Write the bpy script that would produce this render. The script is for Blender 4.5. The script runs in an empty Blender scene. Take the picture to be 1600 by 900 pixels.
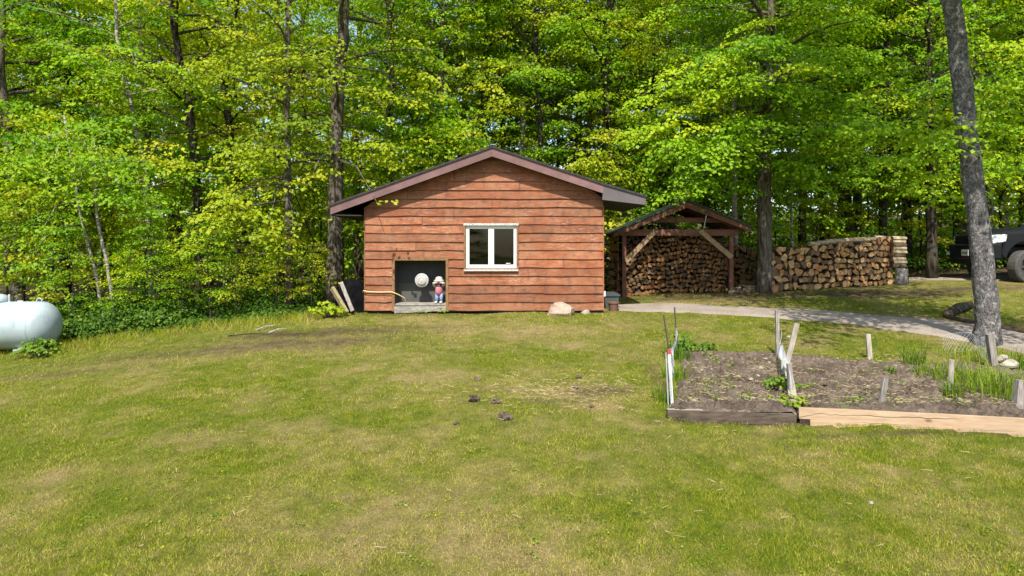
import bpy, math, random
import numpy as np
from mathutils import Vector, Matrix

S = bpy.context.scene
COL = S.collection
R = math.radians
rnd = random.Random(7)

# ------------------------------------------------------------------ camera
FPX, HY, CAMZ = 1067.0, 388.0, 1.42          # focal length in photo pixels, horizon row, eye height
cam = bpy.data.cameras.new('camera'); cam.sensor_width = 36; cam.lens = FPX / 1600 * 36
cam.shift_y = -(450 - HY) / 1600; cam.clip_end = 2000; cam.clip_start = 0.05
co = bpy.data.objects.new('camera', cam); COL.objects.link(co)
co.location = (0, 0, CAMZ); co.rotation_euler = (R(90), 0, 0); S.camera = co

# ------------------------------------------------------------------ light
SUN_EL, SUN_AZ = R(52), R(7)                 # sun behind the camera, a little to its left
sdir = Vector((-math.sin(SUN_AZ) * math.cos(SUN_EL), -math.cos(SUN_AZ) * math.cos(SUN_EL), math.sin(SUN_EL)))
W = bpy.data.worlds.new('World'); S.world = W; W.use_nodes = True
wn = W.node_tree
sky = wn.nodes.new('ShaderNodeTexSky'); sky.sky_type = 'NISHITA'; sky.sun_disc = False
sky.sun_elevation = SUN_EL; sky.sun_rotation = math.pi + SUN_AZ
sky.air_density = 1.0; sky.dust_density = 1.5
bg = wn.nodes['Background']; bg.inputs[1].default_value = 0.15
wn.links.new(sky.outputs[0], bg.inputs[0])
sl = bpy.data.lights.new('sun', 'SUN'); sl.energy = 4.6; sl.angle = R(0.53); sl.color = (1.0, 0.94, 0.84)
so = bpy.data.objects.new('sun', sl); COL.objects.link(so); so.rotation_euler = sdir.to_track_quat('Z', 'Y').to_euler()
S.view_settings.view_transform = 'Standard'; S.view_settings.look = 'None'
S.view_settings.exposure = 0.8; S.view_settings.gamma = 1
S.cycles.max_bounces = 7; S.cycles.diffuse_bounces = 3; S.cycles.glossy_bounces = 2
S.cycles.transmission_bounces = 4; S.cycles.transparent_max_bounces = 6
S.cycles.caustics_reflective = False; S.cycles.caustics_refractive = False

# ------------------------------------------------------------------ terrain function
def sp(x, w=0.6): return w * np.logaddexp(0, np.asarray(x, float) / w)
def sst(a, b, x):
    t = np.clip((np.asarray(x, float) - a) / (b - a), 0, 1); return t * t * (3 - 2 * t)
def g(x, y):
    x = np.asarray(x, float); y = np.asarray(y, float)
    z = -0.1 * sp(14.9 - np.maximum(y, -25), .5)
    z = z - 0.08 * np.minimum(sp(-x - 3.6), 11)
    yy = np.clip(y - 15.2, 0, 9)
    z = z + sst(1.8, 4.5, x) * (0.032 * yy + 0.036 * np.minimum(sp(x - 3), 15) * np.clip(yy / 3.5, 0, 1))
    z = z + 0.02 * np.sin(1.3 * x + .4) * np.sin(.9 * y + 1.1) + .012 * np.sin(2.9 * x + 1.7 * y)
    return z + 0.03 * np.clip(y - 30, 0, 60)
def P(px, py, D): return Vector(((px - 800) / FPX * D, D, CAMZ - (py - HY) / FPX * D))
def at(px, py):
    D = np.linspace(2.5, 80, 8000)
    d = CAMZ - (py - HY) / FPX * D - g((px - 800) / FPX * D, D)
    i = int(np.argmax(d < 0)); 
    if d[i] >= 0: i = len(D) - 1
    return Vector(((px - 800) / FPX * D[i], D[i], float(g((px - 800) / FPX * D[i], D[i]))))
def gz(x, y): return float(g(x, y))

# value noise for colour masks and relief
_T = np.random.RandomState(3).rand(256, 256)
def vn(x, y):
    x = np.asarray(x, float); y = np.asarray(y, float)
    xi = np.floor(x).astype(int); yi = np.floor(y).astype(int); fx = x - xi; fy = y - yi
    fx = fx * fx * (3 - 2 * fx); fy = fy * fy * (3 - 2 * fy)
    a = _T[xi % 256, yi % 256]; b = _T[(xi + 1) % 256, yi % 256]; c = _T[xi % 256, (yi + 1) % 256]; d = _T[(xi + 1) % 256, (yi + 1) % 256]
    return (a * (1 - fx) + b * fx) * (1 - fy) + (c * (1 - fx) + d * fx) * fy
def fbm(x, y, o=4):
    s = 0; a = .5; t = 0
    for k in range(o): s = s + a * vn(np.asarray(x) * 2 ** k + 17.3 * k, np.asarray(y) * 2 ** k + 5.1 * k); t += a; a *= .55
    return s / t
def inpoly(x, y, poly):
    x = np.asarray(x, float); y = np.asarray(y, float); c = np.zeros(x.shape, bool); n = len(poly)
    for i in range(n):
        x0, y0 = poly[i][0], poly[i][1]; x1, y1 = poly[i - 1][0], poly[i - 1][1]
        if y0 == y1: continue
        c ^= ((y0 > y) != (y1 > y)) & (x < (x1 - x0) * (y - y0) / (y1 - y0) + x0)
    return c

# ------------------------------------------------------------------ materials
def mk(name, rough=.8, spec=.3, metal=0.0, col=None):
    m = bpy.data.materials.new(name); m.use_nodes = True; nt = m.node_tree; b = nt.nodes['Principled BSDF']
    b.inputs['Roughness'].default_value = rough; b.inputs['Specular IOR Level'].default_value = spec; b.inputs['Metallic'].default_value = metal
    if col: b.inputs['Base Color'].default_value = (*col, 1)
    return m, nt, b
def nd(nt, t, **k):
    n = nt.nodes.new('ShaderNode' + t)
    for a, v in k.items():
        if hasattr(n, a): setattr(n, a, v)
    return n
def pos(nt, sx=1, sy=1, sz=1, obj=False):
    mp = nd(nt, 'Mapping'); mp.inputs['Scale'].default_value = (sx, sy, sz)
    if obj: nt.links.new(nd(nt, 'TexCoord').outputs['Object'], mp.inputs[0])
    else: nt.links.new(nd(nt, 'NewGeometry').outputs['Position'], mp.inputs[0])
    return mp.outputs[0]
def noise(nt, vec, scale, detail=4, rough=.6):
    n = nd(nt, 'TexNoise'); n.inputs['Scale'].default_value = scale; n.inputs['Detail'].default_value = detail; n.inputs['Roughness'].default_value = rough
    nt.links.new(vec, n.inputs['Vector']); return n.outputs['Fac']
def ramp(nt, fac, stops):
    r = nd(nt, 'ValToRGB'); e = r.color_ramp.elements
    while len(e) < len(stops): e.new(.5)
    for i, (p, c) in enumerate(stops): e[i].position = p; e[i].color = (*c, 1) if len(c) == 3 else c
    nt.links.new(fac, r.inputs[0]); return r.outputs[0]
def mix(nt, fac, a, b, mode='MIX'):
    m = nd(nt, 'Mix', data_type='RGBA', blend_type=mode)
    for s, v in ((m.inputs[0], fac), (m.inputs[6], a), (m.inputs[7], b)):
        if isinstance(v, bpy.types.NodeSocket): nt.links.new(v, s)
        elif isinstance(v, (int, float)): s.default_value = v
        else: s.default_value = (*v, 1)
    return m.outputs[2]
def math_(nt, op, a, b=0.0, clamp=False):
    m = nd(nt, 'Math', operation=op); m.use_clamp = clamp
    for s, v in ((m.inputs[0], a), (m.inputs[1], b)):
        if isinstance(v, bpy.types.NodeSocket): nt.links.new(v, s)
        else: s.default_value = v
    return m.outputs[0]
def bump(nt, b, h, strength=.5, dist=.02):
    n = nd(nt, 'Bump'); n.inputs['Strength'].default_value = strength; n.inputs['Distance'].default_value = dist
    nt.links.new(h, n.inputs['Height']); nt.links.new(n.outputs[0], b.inputs['Normal'])
def attr(nt, name):
    a = nd(nt, 'Attribute'); a.attribute_name = name; return a.outputs['Fac']
def orand(nt): return nd(nt, 'ObjectInfo').outputs['Random']
def grey(nt, f, lo, hi):   # factor -> multiplier colour
    return ramp(nt, f, [(0.0, (lo,) * 3), (1.0, (hi,) * 3)])

M = {}
def simple(name, c1, c2, scale, rough=.8, spec=.3, metal=0, stretch=(1, 1, 1), bmp=0, bd=.01, rvar=.0, lo=.3, hi=.7, detail=5):
    m, nt, b = mk(name, rough, spec, metal)
    f = noise(nt, pos(nt, *stretch), scale, detail)
    c = ramp(nt, f, [(lo, c1), (hi, c2)])
    if rvar: c = mix(nt, 1.0, c, grey(nt, orand(nt), 1 - rvar, 1 + rvar), 'MULTIPLY')
    nt.links.new(c, b.inputs['Base Color'])
    if bmp: bump(nt, b, f, bmp, bd)
    M[name] = m; return m

def leafmat(name, dark, light, yellow, trans=.42, hue=.3):
    m = bpy.data.materials.new(name); m.use_nodes = True; nt = m.node_tree
    nt.nodes.remove(nt.nodes['Principled BSDF']); out = nt.nodes['Material Output']
    t = attr(nt, 'tint')
    o = math_(nt, 'MULTIPLY', math_(nt, 'SUBTRACT', orand(nt), .5), hue)
    f = math_(nt, 'ADD', t, o, True)
    c = ramp(nt, f, [(0.05, dark), (.55, light), (.97, yellow)])
    d = nd(nt, 'BsdfDiffuse'); tr = nd(nt, 'BsdfTranslucent'); gl = nd(nt, 'BsdfGlossy'); gl.inputs['Roughness'].default_value = .55
    gl.inputs['Color'].default_value = (.9, .95, .85, 1)
    tc = mix(nt, 1.0, c, (1.15, 1.1, .55), 'MULTIPLY')
    nt.links.new(c, d.inputs[0]); nt.links.new(tc, tr.inputs[0])
    a = nd(nt, 'MixShader'); a.inputs[0].default_value = trans; nt.links.new(d.outputs[0], a.inputs[1]); nt.links.new(tr.outputs[0], a.inputs[2])
    b = nd(nt, 'MixShader'); b.inputs[0].default_value = .012; nt.links.new(a.outputs[0], b.inputs[1]); nt.links.new(gl.outputs[0], b.inputs[2])
    nt.links.new(b.outputs[0], out.inputs[0]); M[name] = m
leafmat('maple_leaf', (.09, .23, .007), (.25, .43, .011), (.52, .56, .016), .5)
leafmat('yellow_leaf', (.12, .20, .006), (.31, .40, .012), (.52, .50, .03), .5)
leafmat('green_leaf', (.06, .19, .007), (.20, .37, .010), (.40, .48, .02), .5)
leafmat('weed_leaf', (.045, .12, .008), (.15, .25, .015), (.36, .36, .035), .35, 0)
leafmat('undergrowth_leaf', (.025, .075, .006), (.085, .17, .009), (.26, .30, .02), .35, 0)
leafmat('grass_blade', (.10, .175, .005), (.285, .30, .012), (.46, .385, .115), .3, 0)

def barkmat(name, c1, c2, c3, sc=9, zs=.22, ps=2.3):
    m, nt, b = mk(name, .95, .1)
    f = noise(nt, pos(nt, 1, 1, zs), sc * 1.6, 6, .7); h = noise(nt, pos(nt), ps, 4)
    c = mix(nt, ramp(nt, h, [(.5, (0, 0, 0)), (.68, (1, 1, 1))]), ramp(nt, f, [(.33, c1), (.66, c2)]), c3)
    c = mix(nt, .85, c, ramp(nt, f, [(.3, (.35,) * 3), (.55, (1,) * 3)]), 'MULTIPLY')
    nt.links.new(c, b.inputs['Base Color']); bump(nt, b, f, .9, .04); M[name] = m
barkmat('maple_bark', (.045, .035, .026), (.17, .14, .11), (.13, .125, .09))
barkmat('dark_bark', (.02, .016, .012), (.085, .068, .05), (.06, .058, .045))
barkmat('grey_bark', (.055, .05, .05), (.205, .19, .183), (.38, .365, .35), 24, .6, 12)
m, nt, b = mk('birch_bark', .8, .2)
f = noise(nt, pos(nt, 3, 3, 14), 2.2, 5, .65); c = ramp(nt, f, [(.38, (.06, .05, .04)), (.5, (.26, .23, .19)), (.72, (.46, .42, .36))])
nt.links.new(c, b.inputs['Base Color']); M['birch_bark'] = m

# stained cedar
m, nt, b = mk('cedar', .72, .25)
f = noise(nt, pos(nt, 1.2, 6, 16), 3.2, 8, .72); h = noise(nt, pos(nt, .9, 1, 1.6), 2.1, 5); k = noise(nt, pos(nt, 3, 3, 22), 2.6, 7, .75)
c = ramp(nt, f, [(.3, (.13, .044, .019)), (.52, (.28, .088, .034)), (.72, (.41, .155, .066))])
c = mix(nt, ramp(nt, h, [(.42, (0, 0, 0)), (.7, (.55,) * 3)]), c, (.42, .21, .115))
zz = nd(nt, 'SeparateXYZ'); nt.links.new(nd(nt, 'NewGeometry').outputs['Position'], zz.inputs[0])
worn = math_(nt, 'MULTIPLY', ramp(nt, k, [(.54, (0, 0, 0)), (.62, (1, 1, 1))]), ramp(nt, noise(nt, pos(nt), 1.3, 3), [(.40, (0, 0, 0)), (.6, (.8,) * 3)]))
c = mix(nt, worn, c, (.50, .36, .27))
stain = ramp(nt, noise(nt, pos(nt, 2.2, 1, 1.5), 3.3, 6, .75), [(.50, (0, 0, 0)), (.66, (.62,) * 3)])
c = mix(nt, stain, c, (.09, .05, .04))
c = mix(nt, ramp(nt, noise(nt, pos(nt, .5, 1, .9), 1.4, 4), [(.42, (0, 0, 0)), (.62, (.6,) * 3)]), c, mix(nt, .5, c, (.17, .085, .04)))
c = mix(nt, 1.0, c, grey(nt, orand(nt), .66, 1.0), 'MULTIPLY')
nt.links.new(c, b.inputs['Base Color']); bump(nt, b, f, .35, .006); M['cedar'] = m

simple('trim_wood', (.12, .062, .028), (.26, .145, .068), 5, .8, .2, 0, (4, 4, 4), .3, .005)
simple('peeling_paint', (.22, .19, .16), (.50, .48, .45), 8, .7, .2, 0, (4, 1, 4), .3, .004, 0, .35, .52)
simple('maroon_fascia', (.115, .062, .058), (.19, .108, .102), 2.6, .5, .35, 0, (1, 1, 1), .05, .004, .06)
simple('mauve_metal', (.09, .074, .078), (.115, .098, .10), 2, .45, .4)
simple('soffit', (.022, .026, .022), (.035, .04, .034), 3)
simple('shingle', (.025, .022, .022), (.06, .055, .052), 18, .95, .2, 0, (1, 1, 1), .6, .01)
simple('green_roof', (.02, .03, .027), (.045, .06, .053), 9, .6, .4)
simple('charcoal_panel', (.040, .045, .043), (.058, .062, .058), 3, .7, .3)
simple('lit_panel', (.06, .06, .056), (.085, .083, .076), 3, .7, .3)  # lighter copy of the charcoal, standing for its sunlit part
simple('vinyl', (.58, .59, .58), (.66, .665, .65), 3, .4, .4)
simple('vent_white', (.30, .29, .27), (.44, .43, .40), 9, .5, .4)
simple('vent_rim', (.30, .30, .28), (.42, .41, .38), 9, .4, .5)
simple('weathered_wood', (.16, .145, .12), (.40, .37, .32), 4, .9, .1, 0, (2, 5, 5), .4, .006, .15)
simple('old_board', (.045, .034, .026), (.13, .10, .075), 4, .9, .1, 0, (1.4, 6, 6), .4, .006, .1)
simple('stake_wood', (.20, .175, .135), (.43, .39, .32), 5, .9, .1, 0, (6, 6, 1), .3, .004, .2)
simple('plank_yellow', (.14, .11, .05), (.34, .28, .16), 5, .9, .1, 0, (6, 6, 1), .3, .004)
simple('grey_stake', (.13, .115, .1), (.32, .29, .26), 6, .9, .1, 0, (6, 6, 1), .4, .004, .2)
m, nt, b = mk('new_pine', .75, .2)
f = noise(nt, pos(nt, .8, 5, 9), 3, 6); c = ramp(nt, f, [(.3, (.33, .22, .135)), (.7, (.48, .35, .23))])
v = nd(nt, 'TexVoronoi'); v.inputs['Scale'].default_value = 2.6; nt.links.new(pos(nt, .8, 1, 1.6), v.inputs['Vector'])
c = mix(nt, ramp(nt, v.outputs['Distance'], [(.05, (.9,) * 3), (.11, (0, 0, 0))]), c, (.15, .07, .03))
c = mix(nt, ramp(nt, noise(nt, pos(nt), 1.1, 4), [(.5, (0, 0, 0)), (.8, (.6,) * 3)]), c, (.36, .27, .19))
nt.links.new(c, b.inputs['Base Color']); M['new_pine'] = m
simple('dark_timber', (.028, .02, .015), (.085, .06, .045), 6, .95, .1, 0, (1, 1, 1), .5, .01)
simple('shed_brown', (.10, .045, .03), (.19, .09, .06), 4, .8, .2, 0, (2, 2, 2), .2, .004, .1)
simple('brace_wood', (.20, .13, .075), (.34, .24, .15), 4, .85, .15, 0, (3, 3, 3), .2, .004, .1)

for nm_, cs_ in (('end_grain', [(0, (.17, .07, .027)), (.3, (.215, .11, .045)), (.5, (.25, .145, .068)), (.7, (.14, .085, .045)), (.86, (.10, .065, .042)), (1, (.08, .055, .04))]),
                 ('lit_end', [(0, (.34, .165, .065)), (.3, (.44, .25, .105)), (.55, (.49, .32, .15)), (.72, (.28, .165, .08)), (.88, (.17, .105, .065)), (1, (.13, .085, .06))])):  # sun and shade put into the tone: lighter fresh-split pile, darker woodshed
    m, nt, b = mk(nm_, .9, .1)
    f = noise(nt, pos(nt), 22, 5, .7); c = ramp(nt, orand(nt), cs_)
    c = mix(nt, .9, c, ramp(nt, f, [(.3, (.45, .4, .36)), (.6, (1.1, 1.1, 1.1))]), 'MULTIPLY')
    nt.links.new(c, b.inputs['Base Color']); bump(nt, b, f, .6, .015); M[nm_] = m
simple('log_side', (.05, .035, .024), (.21, .145, .09), 12, .95, .1, 0, (1, 1, 1), .6, .02, .25)
simple('pale_log', (.22, .17, .11), (.47, .38, .26), 9, .9, .1, 0, (.6, 3, 3), .6, .02, .2)

m, nt, b = mk('rock', .9, .2)
f = noise(nt, pos(nt), 5, 7, .65); c = ramp(nt, f, [(.3, (.17, .11, .08)), (.5, (.36, .25, .19)), (.72, (.46, .37, .31))])
nt.links.new(c, b.inputs['Base Color']); bump(nt, b, f, .8, .05); M['rock'] = m
simple('pale_rock', (.17, .155, .11), (.36, .33, .26), 7, .9, .2, 0, (1, 1, 1), .7, .04)
simple('tank_paint', (.29, .355, .38), (.35, .41, .43), 1.6, .33, .45, 0, (1, 1, 3), .02, .003)
simple('galvanised', (.42, .43, .43), (.55, .56, .56), 8, .45, .5, .4)
m, nt, b = mk('truck_paint', .3, .5, 0, (.010, .011, .014)); b.inputs['Coat Weight'].default_value = .06; b.inputs['Coat Roughness'].default_value = .15; b.inputs['Roughness'].default_value = .38; b.inputs['Specular IOR Level'].default_value = .14; M['truck_paint'] = m
simple('black_plastic', (.012, .012, .013), (.02, .02, .021), 12, .5, .3)
simple('tarp', (.003, .003, .003), (.008, .008, .009), 9, .95, .04, 0, (1, 1, 1), .5, .03)
simple('rubber', (.05, .048, .045), (.085, .08, .073), 14, .9, .2)
m, nt, b = mk('alloy', .45, .5, .6, (.10, .10, .105)); M['alloy'] = m
m, nt, b = mk('chrome', .18, .5, 1, (.6, .62, .65)); M['chrome'] = m
m, nt, b = mk('lamp_glass', .12, .6, 0); f = noise(nt, pos(nt), 9, 3)
nt.links.new(ramp(nt, f, [(.4, (.22, .26, .29)), (.55, (.85, .87, .88))]), b.inputs['Base Color']); M['lamp_glass'] = m
m, nt, b = mk('plate_white', .5, .4, 0, (.55, .57, .6)); M['plate_white'] = m
m, nt, b = mk('tinted_glass', .06, .5, 0, (.015, .02, .02)); M['tinted_glass'] = m
# window glass: mostly clear, mirror at grazing angles
m = bpy.data.materials.new('window_glass'); m.use_nodes = True; nt = m.node_tree; nt.nodes.remove(nt.nodes['Principled BSDF'])
tr = nd(nt, 'BsdfTransparent'); tr.inputs[0].default_value = (.30, .38, .33, 1); gl = nd(nt, 'BsdfGlossy'); gl.inputs['Roughness'].default_value = .03
fr = nd(nt, 'Fresnel'); fr.inputs[0].default_value = 1.5; ms = nd(nt, 'MixShader')
nt.links.new(fr.outputs[0], ms.inputs[0]); nt.links.new(tr.outputs[0], ms.inputs[1]); nt.links.new(gl.outputs[0], ms.inputs[2])
nt.links.new(ms.outputs[0], nt.nodes['Material Output'].inputs[0]); M['window_glass'] = m
def flat(name, c, rough=.6, spec=.3, metal=0): M[name] = mk(name, rough, spec, metal, c)[0]
nt = M['tank_paint'].node_tree; b = nt.nodes['Principled BSDF']; old = b.inputs['Base Color'].links[0].from_socket
grime = math_(nt, 'MULTIPLY', ramp(nt, noise(nt, pos(nt, 2.5, 2.5, .7), 3.2, 6, .7), [(.50, (0, 0, 0)), (.72, (.5,) * 3)]), .8)
nt.links.new(mix(nt, grime, old, (.17, .20, .17)), b.inputs['Base Color'])
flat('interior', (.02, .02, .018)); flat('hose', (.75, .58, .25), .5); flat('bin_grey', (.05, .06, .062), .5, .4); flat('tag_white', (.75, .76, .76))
flat('red_paint', (.45, .05, .05)); flat('pole_white', (.66, .68, .68), .5); flat('rust_steel', (.07, .055, .05), .8); flat('steel_post', (.12, .12, .12), .6, .3, .3)
flat('wire', (.48, .50, .51), .5, .4, .3); flat('pot_brown', (.16, .09, .06), .9, .1)
flat('skin_paint', (.40, .25, .19)); flat('pink_paint', (.42, .14, .16), .5); flat('denim_paint', (.20, .28, .42), .5); flat('cream_paint', (.42, .39, .33), .5)
flat('shoe_paint', (.48, .47, .46), .5); flat('hair_paint', (.12, .07, .04), .6); flat('purple_paint', (.10, .05, .09), .6)

# ground: green / straw / bare by attributes, grain by noise
m, nt, b = mk('ground', .95, .1)
n1 = noise(nt, pos(nt), 38, 6, .8); n2 = noise(nt, pos(nt), 5.5, 5, .6)
gr = ramp(nt, n2, [(.3, (.06, .09, .006)), (.6, (.13, .15, .013)), (.75, (.20, .19, .03))])
st = ramp(nt, n2, [(.3, (.19, .145, .055)), (.7, (.29, .225, .10))])
so_ = ramp(nt, n2, [(.3, (.042, .032, .016)), (.7, (.125, .09, .05))])
c = mix(nt, attr(nt, 'dry'), gr, st); c = mix(nt, attr(nt, 'bare'), c, so_)
c = mix(nt, .9, c, ramp(nt, n1, [(.32, (.42,) * 3), (.66, (1.25,) * 3)]), 'MULTIPLY')
nt.links.new(c, b.inputs['Base Color']); bump(nt, b, n1, .9, .03); M['ground'] = m

m, nt, b = mk('gravel', .95, .15)
n1 = noise(nt, pos(nt), 45, 6, .75); n2 = noise(nt, pos(nt), 1.6, 5)
c = ramp(nt, n2, [(.3, (.25, .205, .165)), (.7, (.36, .305, .255))]); c = mix(nt, .85, c, ramp(nt, n1, [(.35, (.5,) * 3), (.65, (1.2,) * 3)]), 'MULTIPLY')
nt.links.new(c, b.inputs['Base Color']); bump(nt, b, n1, .8, .02); M['gravel'] = m
m, nt, b = mk('soil', .98, .08)
n1 = noise(nt, pos(nt), 30, 7, .8); n2 = noise(nt, pos(nt), 3.2, 5)
c = ramp(nt, n2, [(.3, (.075, .056, .042)), (.55, (.16, .125, .095)), (.75, (.26, .21, .155))]); c = mix(nt, .9, c, ramp(nt, n1, [(.34, (.4,) * 3), (.66, (1.3,) * 3)]), 'MULTIPLY')
nt.links.new(c, b.inputs['Base Color']); bump(nt, b, n1, 1, .03); M['soil'] = m
simple('straw', (.30, .22, .10), (.52, .42, .24), 20)

# ------------------------------------------------------------------ object helpers
ORG = {}
def link(o, parent=None):
    COL.objects.link(o)
    if parent is not None: o.parent = parent
    return o
def tag(o, label, cat, group=None, kind=None):
    if label: o['label'] = label
    if cat: o['category'] = cat
    if group: o['group'] = group
    if kind: o['kind'] = kind
    return o
def thing(name, label, cat, loc=(0, 0, 0), rz=0, group=None, local=False):
    o = bpy.data.objects.new(name, None); o.empty_display_size = .2; link(o)
    o.location = loc; o.rotation_euler = (0, 0, rz); ORG[o.name] = Vector((0, 0, 0)) if local else Vector(loc)
    return tag(o, label, cat, group)

class MB:
    def __init__(s): s.v = []; s.f = []; s.m = []
    def add(s, vs, fs, mi=0):
        n = len(s.v); s.v += [tuple(v) for v in vs]; s.f += [tuple(i + n for i in f) for f in fs]; s.m += [mi] * len(fs)
    def box(s, c, d, rot=None, mi=0):
        vs = [Vector((x * d[0] / 2, y * d[1] / 2, z * d[2] / 2)) for x in (-1, 1) for y in (-1, 1) for z in (-1, 1)]
        if rot is not None: vs = [rot @ v for v in vs]
        s.add([v + Vector(c) for v in vs], [(0, 1, 3, 2), (4, 6, 7, 5), (0, 4, 5, 1), (2, 3, 7, 6), (0, 2, 6, 4), (1, 5, 7, 3)], mi); return s
    def beam(s, a, b, w, h, up=(0, 0, 1), mi=0):        # rectangular bar from a to b
        a = Vector(a); b = Vector(b); d = (b - a).normalized(); u = Vector(up); x = d.cross(u).normalized(); u = x.cross(d)
        vs = [p + x * i * w / 2 + u * j * h / 2 for p in (a, b) for i, j in ((-1, -1), (1, -1), (1, 1), (-1, 1))]
        s.add(vs, [(3, 2, 1, 0), (4, 5, 6, 7), (0, 1, 5, 4), (1, 2, 6, 5), (2, 3, 7, 6), (3, 0, 4, 7)], mi); return s
    def prism(s, poly, y0, y1, mi=0, caps=True):          # poly in (x, z), extruded along y
        n = len(poly); vs = [(x, y0, z) for x, z in poly] + [(x, y1, z) for x, z in poly]
        fs = [(i, (i + 1) % n, n + (i + 1) % n, n + i) for i in range(n)]
        if caps: fs += [tuple(range(n - 1, -1, -1)), tuple(range(n, 2 * n))]
        s.add(vs, fs, mi); return s
    def tube(s, pts, rad, n=8, mi=0, caps=True, wob=0, seed=0):
        pts = [Vector(p) for p in pts]; rs = random.Random(seed); rings = []
        x = None
        for i, p in enumerate(pts):
            d = (pts[min(i + 1, len(pts) - 1)] - pts[max(i - 1, 0)]).normalized()
            if x is None: x = d.orthogonal().normalized()
            x = (x - d * x.dot(d)).normalized(); y = d.cross(x)
            r = rad[i] if hasattr(rad, '__len__') else rad
            rings.append([p + (x * math.cos(2 * math.pi * k / n) + y * math.sin(2 * math.pi * k / n)) * r * (1 + wob * (rs.random() - .5)) for k in range(n)])
        vs = [v for r_ in rings for v in r_]; fs = []
        for i in range(len(pts) - 1):
            for k in range(n): fs.append((i * n + k, i * n + (k + 1) % n, (i + 1) * n + (k + 1) % n, (i + 1) * n + k))
        if caps: fs += [tuple(range(n - 1, -1, -1)), tuple((len(pts) - 1) * n + k for k in range(n))]
        s.add(vs, fs, mi); return s
    def lathe(s, prof, o, ax=(0, 0, 1), n=20, mi=0, sx=1, sy=1, caps=True):   # prof: (r, h) pairs along axis ax from o
        ax = Vector(ax).normalized(); x = ax.orthogonal().normalized(); y = ax.cross(x); vs = []; fs = []
        for r, h in prof: vs += [Vector(o) + ax * h + x * (r * sx * math.cos(2 * math.pi * k / n)) + y * (r * sy * math.sin(2 * math.pi * k / n)) for k in range(n)]
        for i in range(len(prof) - 1):
            for k in range(n): fs.append((i * n + k, i * n + (k + 1) % n, (i + 1) * n + (k + 1) % n, (i + 1) * n + k))
        if caps: fs += [tuple(range(n - 1, -1, -1)), tuple((len(prof) - 1) * n + k for k in range(n))]
        s.add(vs, fs, mi); return s
    def ball(s, c, r, n=12, mi=0):
        r = Vector(r) if hasattr(r, '__len__') else Vector((r, r, r)); m_ = n // 2
        vs = []; fs = []
        for i in range(m_ + 1):
            t = math.pi * (.001 + .998 * i / m_)
            vs += [Vector(c) + Vector((r.x * math.sin(t) * math.cos(2 * math.pi * k / n), r.y * math.sin(t) * math.sin(2 * math.pi * k / n), r.z * math.cos(t))) for k in range(n)]
        for i in range(m_):
            for k in range(n): fs.append((i * n + k, (i + 1) * n + k, (i + 1) * n + (k + 1) % n, i * n + (k + 1) % n))
        s.add(vs, fs, mi); return s
    def mesh(s, name, mats, org=(0, 0, 0), smooth=False):
        me = bpy.data.meshes.new(name); o = Vector(org)
        me.from_pydata([(v[0] - o.x, v[1] - o.y, v[2] - o.z) for v in s.v], [], s.f)
        for k in (mats if isinstance(mats, (list, tuple)) else [mats]): me.materials.append(M[k])
        me.polygons.foreach_set('material_index', s.m)
        if smooth: me.polygons.foreach_set('use_smooth', [True] * len(s.f))
        me.update(); return me
    def build(s, name, mats, parent=None, smooth=False, org=None, bev=0):
        if org is None: org = ORG[parent.name] if parent is not None else Vector((0, 0, 0))
        o = bpy.data.objects.new(name, s.mesh(name, mats, org, smooth)); link(o, parent); ORG[o.name] = Vector(org)
        if parent is None and Vector(org).length > 0: o.location = org
        if bev:
            bm_ = o.modifiers.new('bevel', 'BEVEL'); bm_.width = bev; bm_.segments = 1; bm_.limit_method = 'ANGLE'
        if smooth and smooth != 'all':
            pass
        return o
def npmesh(name, V, nper, mat, attrs=None, smooth=False):       # faces of nper vertices each, V is (faces*nper, 3)
    V = np.ascontiguousarray(V, np.float32); nf = len(V) // nper; me = bpy.data.meshes.new(name)
    me.vertices.add(len(V)); me.vertices.foreach_set('co', V.ravel())
    me.loops.add(len(V)); me.loops.foreach_set('vertex_index', np.arange(len(V), dtype=np.int32))
    me.polygons.add(nf); me.polygons.foreach_set('loop_start', np.arange(0, len(V), nper, dtype=np.int32))
    me.materials.append(M[mat]); me.update(calc_edges=True)
    for k, a in (attrs or {}).items():
        at_ = me.attributes.new(k, 'FLOAT', 'FACE'); at_.data.foreach_set('value', np.ascontiguousarray(a, np.float32))
    return me
def grid(name, X, Y, Z, mat, attrs=None):
    ny, nx = X.shape; me = bpy.data.meshes.new(name); V = np.stack([X, Y, Z], -1).reshape(-1, 3)
    i = np.arange(ny * nx).reshape(ny, nx); F = np.stack([i[:-1, :-1], i[:-1, 1:], i[1:, 1:], i[1:, :-1]], -1).reshape(-1, 4)
    me.vertices.add(len(V)); me.vertices.foreach_set('co', V.astype(np.float32).ravel())
    me.loops.add(F.size); me.loops.foreach_set('vertex_index', F.astype(np.int32).ravel())
    me.polygons.add(len(F)); me.polygons.foreach_set('loop_start', np.arange(0, F.size, 4, dtype=np.int32))
    me.polygons.foreach_set('use_smooth', np.ones(len(F), bool)); me.materials.append(M[mat]); me.update(calc_edges=True)
    for k, a in (attrs or {}).items():
        at_ = me.attributes.new(k, 'FLOAT', 'POINT'); at_.data.foreach_set('value', np.ascontiguousarray(a, np.float32).ravel())
    o = bpy.data.objects.new(name, me); link(o); ORG[o.name] = Vector((0, 0, 0)); return o

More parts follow.
